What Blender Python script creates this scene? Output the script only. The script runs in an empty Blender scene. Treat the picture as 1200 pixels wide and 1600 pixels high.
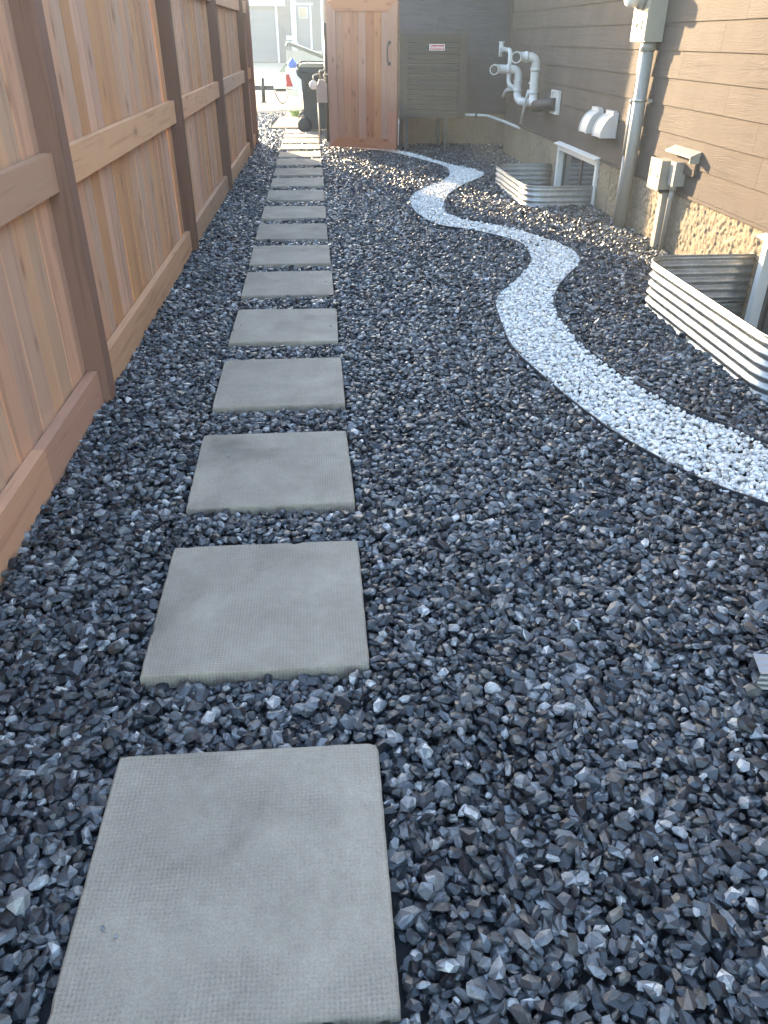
import bpy, bmesh, math, random
import numpy as np
from mathutils import Vector, Matrix

random.seed(11)
rng = np.random.default_rng(7)
S = bpy.context.scene
R = math.radians
COL = S.collection

# ------------------------------------------------------------------ camera
F_PX, PITCH, ROLL, YAW, CAM_H = 1207.0, R(31.53), R(0.2), R(4.72), 1.435
cp, sp = math.cos(PITCH), math.sin(PITCH)
fw = Vector((math.sin(YAW) * cp, math.cos(YAW) * cp, -sp))
rt = Vector((math.cos(YAW), -math.sin(YAW), 0))
up = rt.cross(fw)
cr, sr = math.cos(ROLL), math.sin(ROLL)
rt, up = cr * rt + sr * up, -sr * rt + cr * up
cam = bpy.data.cameras.new('camera')
cam.sensor_fit = 'VERTICAL'
cam.sensor_height = 36.0
cam.lens = F_PX / 1600.0 * 36.0
cam.clip_start = 0.02
cam.clip_end = 2000
camo = bpy.data.objects.new('camera', cam)
COL.objects.link(camo)
camo.matrix_world = Matrix(((rt.x, up.x, -fw.x, 0), (rt.y, up.y, -fw.y, 0), (rt.z, up.z, -fw.z, CAM_H), (0, 0, 0, 1)))
S.camera = camo

# ------------------------------------------------------------------ sky, sun, exposure
SUN_AZ, SUN_EL = R(23.0), R(12.2)          # azimuth measured left of the path direction (+y)
world = bpy.data.worlds.new('World')
S.world = world
world.use_nodes = True
wn = world.node_tree.nodes
sky = wn.new('ShaderNodeTexSky')
sky.sky_type = 'NISHITA'
sky.sun_disc = False
sky.sun_elevation = SUN_EL
sky.sun_rotation = -SUN_AZ
sky.air_density = 1.0
sky.dust_density = 1.0
bg = wn['Background']
bg.inputs['Strength'].default_value = 0.115
world.node_tree.links.new(sky.outputs['Color'], bg.inputs['Color'])
sun = bpy.data.lights.new('sun', 'SUN')
sun.energy = 2.7
sun.angle = R(0.5)
sun.color = (1.0, 0.75, 0.45)
suno = bpy.data.objects.new('sun', sun)
COL.objects.link(suno)
travel = Vector((math.sin(SUN_AZ) * math.cos(SUN_EL), -math.cos(SUN_AZ) * math.cos(SUN_EL), -math.sin(SUN_EL)))
suno.rotation_euler = travel.to_track_quat('-Z', 'Y').to_euler()
suno.location = (-6, 12, 8)
S.view_settings.view_transform = 'Standard'
S.view_settings.look = 'None'
S.view_settings.gamma = 1.0
S.view_settings.use_curve_mapping = False
S.view_settings.exposure = 3.75
S.render.engine = 'CYCLES'
S.cycles.use_denoising = True
S.cycles.max_bounces = 8
S.cycles.sample_clamp_indirect = 6.0

# ------------------------------------------------------------------ material helpers
class NT:
    def __init__(self, name):
        self.m = bpy.data.materials.new(name)
        self.m.use_nodes = True
        self.t = self.m.node_tree
        self.b = self.t.nodes['Principled BSDF']
    def n(self, kind, **kw):
        nd = self.t.nodes.new(kind)
        for k, v in kw.items():
            setattr(nd, k, v)
        return nd
    def put(self, sock, v):
        if hasattr(v, 'is_output'):
            self.t.links.new(v, sock)
        elif v is not None:
            sock.default_value = v
    def coord(self, kind='Object'):
        return self.n('ShaderNodeTexCoord').outputs[kind]
    def mapping(self, vec, scale=(1, 1, 1), rot=(0, 0, 0)):
        nd = self.n('ShaderNodeMapping')
        self.put(nd.inputs['Vector'], vec)
        nd.inputs['Scale'].default_value = scale
        nd.inputs['Rotation'].default_value = rot
        return nd.outputs[0]
    def noise(self, vec, scale, detail=4, rough=0.55, dist=0.0):
        nd = self.n('ShaderNodeTexNoise')
        self.put(nd.inputs['Vector'], vec)
        nd.inputs['Scale'].default_value = scale
        nd.inputs['Detail'].default_value = detail
        nd.inputs['Roughness'].default_value = rough
        nd.inputs['Distortion'].default_value = dist
        return nd.outputs['Fac']
    def voronoi(self, vec, scale, feature='F1', out='Distance', rnd=1.0):
        nd = self.n('ShaderNodeTexVoronoi', feature=feature)
        self.put(nd.inputs['Vector'], vec)
        nd.inputs['Scale'].default_value = scale
        nd.inputs['Randomness'].default_value = rnd
        return nd.outputs[out]
    def math(self, op, a, b=None, clamp=False):
        nd = self.n('ShaderNodeMath', operation=op, use_clamp=clamp)
        self.put(nd.inputs[0], a)
        if b is not None:
            self.put(nd.inputs[1], b)
        return nd.outputs[0]
    def vadd(self, a, b):
        nd = self.n('ShaderNodeVectorMath', operation='ADD')
        self.put(nd.inputs[0], a)
        self.put(nd.inputs[1], b)
        return nd.outputs[0]
    def rng(self, v, a, b, c, d):
        nd = self.n('ShaderNodeMapRange')
        self.put(nd.inputs[0], v)
        for i, x in enumerate((a, b, c, d)):
            nd.inputs[i + 1].default_value = x
        return nd.outputs[0]
    def ramp(self, v, stops):
        nd = self.n('ShaderNodeValToRGB')
        self.put(nd.inputs[0], v)
        e = nd.color_ramp.elements
        while len(e) < len(stops):
            e.new(0.5)
        for i, (p, c) in enumerate(stops):
            e[i].position = p
            e[i].color = (*c, 1) if len(c) == 3 else c
        return nd.outputs[0]
    def mix(self, f, a, b, mode='MIX'):
        nd = self.n('ShaderNodeMix', data_type='RGBA', blend_type=mode)
        self.put(nd.inputs[0], f)
        for s, v in ((nd.inputs[6], a), (nd.inputs[7], b)):
            self.put(s, (*v, 1) if isinstance(v, tuple) and len(v) == 3 else v)
        return nd.outputs[2]
    def hsv(self, c, h=0.5, s=1.0, v=1.0):
        nd = self.n('ShaderNodeHueSaturation')
        self.put(nd.inputs['Color'], c)
        self.put(nd.inputs['Hue'], h)
        self.put(nd.inputs['Saturation'], s)
        self.put(nd.inputs['Value'], v)
        return nd.outputs[0]
    def rand(self):
        return self.n('ShaderNodeObjectInfo').outputs['Random']
    def bump(self, h, strength=0.3, dist=0.01, normal=None):
        nd = self.n('ShaderNodeBump')
        self.put(nd.inputs['Height'], h)
        nd.inputs['Strength'].default_value = strength
        nd.inputs['Distance'].default_value = dist
        if normal is not None:
            self.put(nd.inputs['Normal'], normal)
        return nd.outputs[0]
    def fin(self, col, rough=0.6, metal=0.0, normal=None, spec=None):
        self.put(self.b.inputs['Base Color'], (*col, 1) if isinstance(col, tuple) and len(col) == 3 else col)
        self.put(self.b.inputs['Roughness'], rough)
        self.put(self.b.inputs['Metallic'], metal)
        if normal is not None:
            self.put(self.b.inputs['Normal'], normal)
        if spec is not None:
            self.b.inputs['Specular IOR Level'].default_value = spec
        return self.m

def plain(name, col, rough=0.5, metal=0.0, var=0.12, scale=9.0, bump=0.05):
    k = NT(name)
    c = k.coord()
    n = k.noise(c, scale, 5, 0.6)
    dirt = k.noise(c, scale * 0.27, 3)
    f = k.rng(k.math('ADD', n, dirt), 0.6, 1.4, 1 - var, 1 + var)
    return k.fin(k.hsv((*col, 1), v=f), k.rng(n, 0.3, 0.7, max(rough - 0.08, 0.02), rough + 0.08), metal, k.bump(n, bump, 0.004))

def wood(name, dark, mid, light, axis='z', knots=True, var=0.3, rough=0.72, kden=1.0):
    k = NT(name)
    c = k.coord()
    r = k.rand()
    off = k.n('ShaderNodeCombineXYZ')
    for i, q in enumerate((31.0, 57.0, 83.0)):
        k.put(off.inputs[i], k.math('MULTIPLY', r, q))
    v = k.vadd(c, off.outputs[0])
    sc = {'z': ((26, 26, 1.1), (7, 7, 0.35), (6.5, 6.5, 2.6)), 'y': ((26, 1.1, 26), (7, 0.35, 7), (6.5, 2.6, 6.5)), 'x': ((1.1, 26, 26), (0.35, 7, 7), (2.6, 6.5, 6.5))}[axis]
    g = k.noise(k.mapping(v, sc[0]), 2.2, 7, 0.62, 0.5)
    band = k.noise(k.mapping(v, sc[1]), 2.6, 3, 0.5, 0.3)
    t = k.math('ADD', k.math('MULTIPLY', g, 0.5), k.math('MULTIPLY', band, 0.5))
    col = k.ramp(t, [(0.30, dark), (0.47, mid), (0.58, mid), (0.72, light)])
    h = g
    if knots:
        warp = k.vadd(k.mapping(v, tuple(q * kden for q in sc[2])), k.n('ShaderNodeCombineXYZ').outputs[0])
        d = k.voronoi(warp, 1.0)
        kn = k.rng(d, 0.07, 0.17, 1.0, 0.0)
        col = k.mix(k.math('MULTIPLY', kn, 0.62, True), col, tuple(x * 0.45 for x in dark))
        halo = k.rng(d, 0.12, 0.32, 0.28, 0.0)
        col = k.mix(halo, col, dark)
    val = k.rng(r, 0, 1, 1 - var, 1 + var * 0.55)
    hue = k.rng(k.math('FRACT', k.math('MULTIPLY', r, 7.31)), 0, 1, 0.489, 0.501)
    sat = k.rng(k.math('FRACT', k.math('MULTIPLY', r, 13.7)), 0, 1, 0.85, 1.12)
    col = k.hsv(col, hue, sat, val)
    return k.fin(col, rough, 0, k.bump(h, 0.25, 0.003), 0.3)

CED = ((0.36, 0.190, 0.098), (0.56, 0.325, 0.178), (0.65, 0.42, 0.255))
RED = ((0.27, 0.120, 0.055), (0.48, 0.232, 0.110), (0.58, 0.31, 0.165))
GAT = ((0.20, 0.080, 0.040), (0.34, 0.150, 0.080), (0.42, 0.21, 0.118))
DRK = ((0.12, 0.064, 0.036), (0.21, 0.115, 0.066), (0.28, 0.16, 0.098))
M = {}
M['cedar_z'] = wood('cedar_board', *CED, 'z', var=0.15, kden=1.25)
M['cedar_y'] = wood('cedar_rail', *CED, 'y')
M['red_y'] = wood('red_cedar_kickboard', *RED, 'y')
M['gate_z'] = wood('gate_board', *GAT, 'z', var=0.10, kden=1.7)
M['gate_x'] = wood('gate_rail', *GAT, 'x', var=0.12, kden=1.6)
M['post_z'] = wood('stained_post', *DRK, 'z', knots=False)
M['pvc'] = plain('white_pvc', (0.50, 0.48, 0.45), 0.42, 0, 0.08, 14)
M['vinyl'] = plain('white_vinyl', (0.62, 0.60, 0.56), 0.45, 0, 0.07, 10)
M['sash_grey'] = plain('dark_window_sash', (0.04, 0.04, 0.04), 0.4)
M['hood'] = plain('vent_hood_plastic', (0.46, 0.445, 0.43), 0.5, 0, 0.06, 10)
M['rubber'] = plain('black_rubber', (0.02, 0.02, 0.022), 0.6)
M['black_metal'] = plain('black_painted_metal', (0.025, 0.024, 0.023), 0.45, 0.0)
M['grey_metal'] = plain('grey_painted_metal', (0.27, 0.27, 0.26), 0.5, 0.0, 0.08)
M['beige_metal'] = plain('beige_painted_metal', (0.26, 0.24, 0.195), 0.5, 0.0, 0.1)
M['conduit'] = plain('grey_conduit', (0.24, 0.23, 0.205), 0.42, 0.0, 0.08, 20)
M['ac_metal'] = plain('dark_grey_coated_metal', (0.008, 0.0085, 0.009), 0.55, 0.0, 0.12, 12)
M['ac_fin'] = plain('slat_metal', (0.026, 0.028, 0.0275), 0.5, 0.0, 0.1, 12)
M['bin'] = plain('dark_bin_plastic', (0.030, 0.036, 0.036), 0.5, 0, 0.2, 7, 0.1)
M['bin_lid'] = plain('bin_lid_painted_sheen', (0.25, 0.24, 0.19), 0.32, 0, 0.15, 7, 0.1)  # dark lid given a pale colour to stand for sun sheen
M['glass'] = NT('window_glass').fin((0.02, 0.023, 0.026), 0.06, 0, None, 0.8)
M['white_paint'] = plain('white_trim_paint', (0.42, 0.44, 0.47), 0.5, 0, 0.05, 3)
M['slate_wall'] = plain('slate_blue_wall', (0.03, 0.038, 0.05), 0.7, 0, 0.12, 1.2)
M['slate_door'] = plain('slate_garage_door', (0.055, 0.068, 0.085), 0.6, 0, 0.1, 1.2)
M['roof'] = plain('roof_shingle', (0.06, 0.055, 0.055), 0.85, 0, 0.3, 6)
M['truck_paint'] = plain('white_car_paint', (0.72, 0.72, 0.70), 0.22, 0, 0.04, 3, 0.0)
M['lamp_red'] = plain('red_lamp_lens', (0.45, 0.012, 0.02), 0.2, 0, 0.1, 6)
M['blue'] = plain('blue_plastic', (0.06, 0.13, 0.42), 0.4, 0, 0.15, 9)
M['chrome'] = plain('bumper_metal', (0.55, 0.54, 0.5), 0.35, 0.7, 0.08, 9)
M['badge_red'] = plain('badge_red', (0.38, 0.02, 0.02), 0.4)
M['badge_white'] = plain('badge_white', (0.75, 0.75, 0.75), 0.4)
M['brass'] = plain('galvanised_fitting', (0.40, 0.38, 0.33), 0.4, 0.6)
M['bright_metal'] = plain('bright_downspout_metal', (0.36, 0.37, 0.39), 0.5, 0.9, 0.05, 9, 0.02)
M['edging'] = plain('edging_steel', (0.045, 0.05, 0.058), 0.4, 0.3, 0.2, 15)

def mk_paver():
    k = NT('concrete_paver')
    c = k.coord()
    r = k.rand()
    off = k.n('ShaderNodeCombineXYZ')
    k.put(off.inputs[0], k.math('MULTIPLY', r, 41.0)); k.put(off.inputs[1], k.math('MULTIPLY', r, 17.0)); k.put(off.inputs[2], k.math('MULTIPLY', r, 77.0))
    v = k.vadd(c, off.outputs[0])
    fine = k.noise(v, 260, 3, 0.7)
    mid = k.noise(v, 38, 4, 0.65)
    big = k.noise(v, 4.2, 4, 0.55, 0.4)
    dist = k.noise(v, 9, 2)
    sep = k.n('ShaderNodeSeparateXYZ')
    k.put(sep.inputs[0], c)
    wob = k.math('MULTIPLY', k.math('SUBTRACT', dist, 0.5), 0.02)
    a = k.math('SINE', k.math('MULTIPLY', k.math('ADD', k.math('ADD', sep.outputs[0], sep.outputs[1]), wob), 340.0))
    b = k.math('SINE', k.math('MULTIPLY', k.math('SUBTRACT', k.math('SUBTRACT', sep.outputs[0], sep.outputs[1]), wob), 340.0))
    pat = k.math('POWER', k.math('ADD', k.math('MULTIPLY', k.math('MULTIPLY', a, b), 0.5), 0.5), 1.6)
    worn = k.rng(k.noise(v, 6.5, 4, 0.6), 0.36, 0.60, 0.15, 1.0)
    pat = k.math('MULTIPLY', pat, worn)
    f = k.rng(big, 0.3, 0.7, 0.80, 1.12)
    f = k.math('MULTIPLY', f, k.rng(mid, 0.3, 0.7, 0.93, 1.06))
    f = k.math('MULTIPLY', f, k.rng(fine, 0.3, 0.7, 0.82, 1.16))
    f = k.math('MULTIPLY', f, k.rng(pat, 0, 1, 1.06, 0.86))
    f = k.math('MULTIPLY', f, k.rng(r, 0, 1, 0.9, 1.08))
    pit = k.rng(k.voronoi(v, 120), 0.05, 0.16, 0.72, 1.0)
    f = k.math('MULTIPLY', f, pit)
    stain = k.rng(k.noise(v, 2.6, 3, 0.5, 0.8), 0.58, 0.72, 1.0, 0.74)
    f = k.math('MULTIPLY', f, stain)
    fleck = k.rng(k.voronoi(k.vadd(v, (3.3, 1.1, 0.0)), 75), 0.04, 0.09, 0.5, 0.0)
    col = k.hsv((0.305, 0.264, 0.210, 1), v=f)
    col = k.mix(k.math('MULTIPLY', fleck, k.rng(k.noise(v, 21, 2), 0.5, 0.6, 0, 1)), col, (0.5, 0.48, 0.43))
    h = k.math('ADD', k.math('MULTIPLY', fine, 0.30), k.math('MULTIPLY', pat, -0.7))
    return k.fin(col, 0.86, 0, k.bump(h, 0.7, 0.0030, k.bump(mid, 0.2, 0.004)), 0.25)
M['paver'] = mk_paver()

def mk_stone(name, stops, rough, warm, bumpd, spec=0.5, stain=None):
    k = NT(name)
    at = k.n('ShaderNodeAttribute', attribute_name='tone')
    hu = k.n('ShaderNodeAttribute', attribute_name='hue')
    c = k.coord()
    n1 = k.noise(c, 95, 5, 0.68, 0.6)
    n2 = k.noise(k.mapping(c, (1.0, 1.6, 3.0)), 260, 3, 0.6)
    col = k.ramp(at.outputs['Fac'], stops)
    col = k.mix(k.rng(hu.outputs['Fac'], 0.80, 1.0, 0.0, 0.7), col, warm)
    f = k.math('MULTIPLY', k.rng(n1, 0.28, 0.72, 0.66, 1.36), k.rng(n2, 0.3, 0.7, 0.86, 1.14))
    vein = k.rng(k.math('ABSOLUTE', k.math('SUBTRACT', k.noise(c, 60, 3, 0.5, 1.5), 0.5)), 0.0, 0.018, 1.0, 0.0)
    col = k.hsv(col, v=f)
    if stain:
        col = k.mix(k.math('MULTIPLY', k.rng(n1, 0.58, 0.75, 0, 0.5), k.rng(hu.outputs['Fac'], 0.4, 0.9, 0, 1)), col, stain)
    else:
        col = k.mix(k.math('MULTIPLY', vein, k.rng(at.outputs['Fac'], 0.4, 1.0, 0.0, 0.35)), col, (0.30, 0.31, 0.33))
    return k.fin(col, rough, 0, k.bump(n1, 0.5, bumpd, k.bump(n2, 0.25, bumpd * 0.4)), spec)
M['slate'] = mk_stone('crushed_slate', [(0.0, (0.006, 0.0075, 0.0105)), (0.30, (0.014, 0.0175, 0.024)), (0.55, (0.046, 0.053, 0.063)), (0.78, (0.150, 0.160, 0.172)), (0.96, (0.30, 0.305, 0.31)), (1.0, (0.46, 0.45, 0.43))], 0.38, (0.085, 0.075, 0.062), 0.0028, 0.65)
M['marble'] = mk_stone('white_marble', [(0.0, (0.46, 0.47, 0.48)), (0.5, (0.67, 0.66, 0.64)), (1.0, (0.76, 0.75, 0.73))], 0.6, (0.55, 0.48, 0.36), 0.0015, 0.35, stain=(0.55, 0.47, 0.35))

def mk_siding(name, base, axis):
    k = NT(name)
    c = k.coord()
    r = k.rand()
    off = k.n('ShaderNodeCombineXYZ')
    for i, q in enumerate((11.0, 37.0, 23.0)):
        k.put(off.inputs[i], k.math('MULTIPLY', r, q))
    v = k.vadd(c, off.outputs[0])
    sc = (8, 1.3, 17) if axis == 'y' else (1.3, 8, 17)
    w = k.noise(k.mapping(v, sc), 1.0, 2, 0.5, 0.3)
    rings = k.math('SINE', k.math('MULTIPLY', w, 95.0))
    streak = k.noise(k.mapping(v, tuple(q * 9 for q in sc)), 1.0, 3, 0.6)
    patch = k.rng(k.noise(v, 2.2, 3), 0.35, 0.65, 0.2, 1.0)
    h = k.math('ADD', k.math('MULTIPLY', k.math('MULTIPLY', rings, patch), 0.4), k.math('MULTIPLY', streak, 0.7))
    f = k.math('MULTIPLY', k.rng(k.noise(v, 3.1, 4), 0.3, 0.7, 0.90, 1.1), k.rng(h, -0.2, 0.9, 0.93, 1.06))
    f = k.math('MULTIPLY', f, k.rng(r, 0, 1, 0.95, 1.05))
    return k.fin(k.hsv((*base, 1), v=f), 0.85, 0, k.bump(h, 0.9, 0.0022), 0.12)
SID = (0.079, 0.063, 0.054)
M['siding_y'] = mk_siding('taupe_lap_siding', SID, 'y')
M['siding_x'] = mk_siding('shade_tinted_siding_gable', (0.050, 0.056, 0.070), 'x')  # taupe siding tinted dark blue to carry shade and lens flare

def mk_parge():
    k = NT('rough_parged_concrete')
    c = k.coord()
    n = k.noise(c, 26, 6, 0.7, 0.7)
    d = k.voronoi(k.vadd(c, (0, 0, 0)), 30, 'DISTANCE_TO_EDGE')
    big = k.noise(c, 1.7, 4)
    col = k.ramp(k.math('ADD', k.math('MULTIPLY', n, 0.6), k.math('MULTIPLY', big, 0.4)), [(0.3, (0.125, 0.098, 0.066)), (0.5, (0.215, 0.172, 0.120)), (0.7, (0.31, 0.25, 0.18))])
    return k.fin(col, 0.92, 0, k.bump(n, 0.8, 0.012), 0.2)
M['parge'] = mk_parge()

def mk_galv():
    k = NT('galvanised_steel')
    c = k.coord()
    sp_ = k.voronoi(c, 70, 'F1', 'Color')
    sepc = k.n('ShaderNodeSeparateColor')
    k.put(sepc.inputs[0], sp_)
    g = sepc.outputs[0]
    n = k.noise(c, 7, 5, 0.6)
    f = k.math('MULTIPLY', k.rng(g, 0, 1, 0.84, 1.1), k.rng(n, 0.3, 0.7, 0.82, 1.12))
    streak = k.noise(k.mapping(c, (9, 9, 1.2)), 2.0, 4)
    ro = k.math('ADD', k.rng(g, 0, 1, 0.36, 0.50), k.rng(streak, 0.4, 0.7, 0.0, 0.14))
    return k.fin(k.hsv((0.42, 0.435, 0.44, 1), v=f), ro, 0.85, k.bump(n, 0.06, 0.006))
M['galv'] = mk_galv()

def mk_ground(name, a, b, scale, rough=0.9):
    k = NT(name)
    c = k.coord()
    n = k.noise(c, scale, 6, 0.65)
    n2 = k.noise(c, scale * 0.13, 4)
    return k.fin(k.ramp(k.math('ADD', k.math('MULTIPLY', n, 0.6), k.math('MULTIPLY', n2, 0.4)), [(0.35, a), (0.65, b)]), rough, 0, k.bump(n, 0.5, 0.01), 0.2)
M['soil'] = mk_ground('dark_soil', (0.016, 0.017, 0.020), (0.034, 0.034, 0.036), 60)
M['lawn'] = mk_ground('mown_lawn', (0.030, 0.060, 0.018), (0.060, 0.11, 0.035), 5)
M['concrete'] = mk_ground('pale_concrete', (0.20, 0.17, 0.13), (0.28, 0.24, 0.185), 6)
M['street'] = mk_ground('street_asphalt', (0.10, 0.10, 0.10), (0.15, 0.15, 0.148), 8)
M['slab'] = mk_ground('tan_concrete_slab', (0.19, 0.155, 0.11), (0.27, 0.22, 0.16), 9)

# ------------------------------------------------------------------ mesh helpers
WL = {}                                              # world translation of each parent, so parts can be given in world coordinates

class MB:
    def __init__(self):
        self.bm = bmesh.new()
    def box(self, a, b, rot=None, piv=None):
        x0, y0, z0 = a
        x1, y1, z1 = b
        vs = [self.bm.verts.new(p) for p in ((x0, y0, z0), (x1, y0, z0), (x1, y1, z0), (x0, y1, z0), (x0, y0, z1), (x1, y0, z1), (x1, y1, z1), (x0, y1, z1))]
        for f in ((3, 2, 1, 0), (4, 5, 6, 7), (0, 1, 5, 4), (1, 2, 6, 5), (2, 3, 7, 6), (3, 0, 4, 7)):
            self.bm.faces.new([vs[i] for i in f])
        if rot is not None:
            bmesh.ops.rotate(self.bm, verts=vs, cent=piv or ((x0 + x1) / 2, (y0 + y1) / 2, (z0 + z1) / 2), matrix=rot)
        return self
    def hexa(self, pts):
        vs = [self.bm.verts.new(p) for p in pts]
        for f in ((3, 2, 1, 0), (4, 5, 6, 7), (0, 1, 5, 4), (1, 2, 6, 5), (2, 3, 7, 6), (3, 0, 4, 7)):
            self.bm.faces.new([vs[i] for i in f])
        return self
    def prism(self, poly, axis, a, b):
        """poly: 2-D outline, extruded along axis from a to b"""
        def P(u, v, w):
            return {'x': (w, u, v), 'y': (u, w, v), 'z': (u, v, w)}[axis]
        A = [self.bm.verts.new(P(u, v, a)) for u, v in poly]
        B = [self.bm.verts.new(P(u, v, b)) for u, v in poly]
        n = len(poly)
        self.bm.faces.new(A[::-1])
        self.bm.faces.new(B)
        for i in range(n):
            self.bm.faces.new((A[i], A[(i + 1) % n], B[(i + 1) % n], B[i]))
        return self
    def tube(self, pts, r, seg=16, cap=True, inner=None):
        pts = [Vector(p) for p in pts]
        rs = r if isinstance(r, (list, tuple)) else [r] * len(pts)
        rings = []
        t0 = (pts[1] - pts[0]).normalized()
        ref = Vector((0, 0, 1)) if abs(t0.z) < 0.9 else Vector((1, 0, 0))
        u = t0.cross(ref).normalized()
        for i, p in enumerate(pts):
            t = (pts[min(i + 1, len(pts) - 1)] - pts[max(i - 1, 0)]).normalized()
            u = (u - t * u.dot(t)).normalized()
            w = t.cross(u)
            rings.append([self.bm.verts.new(p + rs[i] * (math.cos(2 * math.pi * k / seg) * u + math.sin(2 * math.pi * k / seg) * w)) for k in range(seg)])
        for i in range(len(rings) - 1):
            for k in range(seg):
                f = self.bm.faces.new((rings[i][k], rings[i][(k + 1) % seg], rings[i + 1][(k + 1) % seg], rings[i + 1][k]))
                f.smooth = True
        if cap:
            self.bm.faces.new(rings[0][::-1])
            self.bm.faces.new(rings[-1])
        return self
    def lathe(self, c, axis, prof, seg=20):
        """prof: list of (distance along axis, radius)"""
        ax = {'x': Vector((1, 0, 0)), 'y': Vector((0, 1, 0)), 'z': Vector((0, 0, 1))}[axis]
        return self.tube([Vector(c) + ax * d for d, _ in prof], [max(q, 1e-4) for _, q in prof], seg)
    def build(self, name, mat, parent=None, origin=None, bevel=0.0, seg=1, smooth=False):
        bm = self.bm
        base = Vector(WL.get(parent.name, (0, 0, 0))) if parent else Vector((0, 0, 0))
        o = Vector(origin) if origin is not None else base.copy()
        if bevel:
            bmesh.ops.bevel(bm, geom=[e for e in bm.edges if len(e.link_faces) == 2 and e.calc_face_angle(0) > 0.5], offset=bevel, segments=seg, affect='EDGES', profile=0.6)
        bmesh.ops.recalc_face_normals(bm, faces=bm.faces)
        bmesh.ops.translate(bm, verts=bm.verts, vec=-o)
        if smooth:
            for f in bm.faces:
                f.smooth = True
        me = bpy.data.meshes.new(name)
        bm.to_mesh(me)
        bm.free()
        me.materials.append(M[mat] if isinstance(mat, str) else mat)
        ob = bpy.data.objects.new(name, me)
        COL.objects.link(ob)
        ob.parent = parent
        ob.location = o - base
        WL[ob.name] = tuple(o)
        return ob

def thing(name, loc, label, cat, group=None):
    o = bpy.data.objects.new(name, None)
    o.empty_display_size = 0.1
    COL.objects.link(o)
    o.location = loc
    WL[o.name] = tuple(loc)
    return tag(o, label, cat, group)
def tag(o, label, cat, group=None):
    o['label'] = label
    o['category'] = cat
    if group:
        o['group'] = group
    return o
def structure(o):
    o['kind'] = 'structure'
    return o
def arc(c, r, a0, a1, n, plane):
    """points on an arc; plane 'xz','yz','xy'"""
    out = []
    for i in range(n + 1):
        a = R(a0 + (a1 - a0) * i / n)
        u, v = r * math.cos(a), r * math.sin(a)
        out.append({'xz': (c[0] + u, c[1], c[2] + v), 'yz': (c[0], c[1] + u, c[2] + v), 'xy': (c[0] + u, c[1] + v, c[2])}[plane])
    return out
def catmull(P, n=8):
    P = [np.array(p, float) for p in P]
    out = []
    for i in range(len(P) - 1):
        p0, p1, p2, p3 = P[max(i - 1, 0)], P[i], P[i + 1], P[min(i + 2, len(P) - 1)]
        for j in range(n):
            t = j / n
            out.append(0.5 * ((2 * p1) + (p2 - p0) * t + (2 * p0 - 5 * p1 + 4 * p2 - p3) * t * t + (3 * p1 - p0 - 3 * p2 + p3) * t ** 3))
    out.append(P[-1])
    return np.array(out)
def rounded(path, r, n=6):
    """fillet the corners of a 3-D polyline"""
    path = [Vector(p) for p in path]
    out = [path[0]]
    for i in range(1, len(path) - 1):
        a, b, c = path[i - 1], path[i], path[i + 1]
        d1, d2 = (a - b), (c - b)
        rr = min(r, d1.length * 0.5, d2.length * 0.5)
        p, q = b + d1.normalized() * rr, b + d2.normalized() * rr
        for j in range(n + 1):
            t = j / n
            out.append((1 - t) ** 2 * p + 2 * t * (1 - t) * b + t * t * q)
    out.append(path[-1])
    return out

WALL = 2.8                                            # face of the house wall
XF = lambda y: -0.99 + 0.010 * (y - 3.4)              # front of the fence posts
WELLS = [(2.07, 3.22, 4.90), (2.10, 8.17, 9.80)]      # x of outer face, y0, y1

# ------------------------------------------------------------------ ground, street, sidewalk
g = MB()
def sheet(mb, x0, x1, y0, y1, z):
    vs = [mb.bm.verts.new(p) for p in ((x0, y0, z), (x1, y0, z), (x1, y1, z), (x0, y1, z))]
    mb.bm.faces.new(vs)
sheet(g, -100, 100, 19.8, 150, -0.05)
sheet(g, -100, -1.3, -60, 19.8, -0.05)
sheet(g, -1.3, WELLS[0][0] + 0.02, -60, 19.8, -0.05)
ys = [-60, WELLS[0][1] + 0.02, WELLS[0][2] - 0.02, WELLS[1][1] + 0.02, WELLS[1][2] - 0.02, 19.8]
for i in (0, 2, 4):
    sheet(g, WELLS[0][0] + 0.02, 2.86, ys[i], ys[i + 1], -0.05)
sheet(g, WELLS[0][0] + 0.02, WELLS[1][0] + 0.02, ys[3], ys[4], -0.05)
sheet(g, 2.86, 100, -60, 19.8, -0.05)
for (wx, y0, y1) in WELLS:                            # floors of the two window pits
    sheet(g, wx - 0.05, 2.95, y0 - 0.05, y1 + 0.05, -0.75)
structure(g.build('ground', 'soil'))
g = MB(); sheet(g, -30, 30, 35.9, 110, -0.042); structure(g.build('lawn', 'lawn'))
g = MB(); g.box((-30, 19.85, -0.14), (30, 24.2, -0.012)); structure(g.build('sidewalk', 'concrete', bevel=0.01))
g = MB(); sheet(g, -99, 99, 24.2, 35.8, -0.040); structure(g.build('street', 'street'))
g = MB()
for v in (((-7.5, 35.9), (-1.62, 35.9), (-1.75, 61.6), (-7.5, 61.6)),):
    g.bm.faces.new([g.bm.verts.new((x, y, -0.034)) for x, y in v])
structure(g.build('driveway', 'concrete'))

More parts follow.
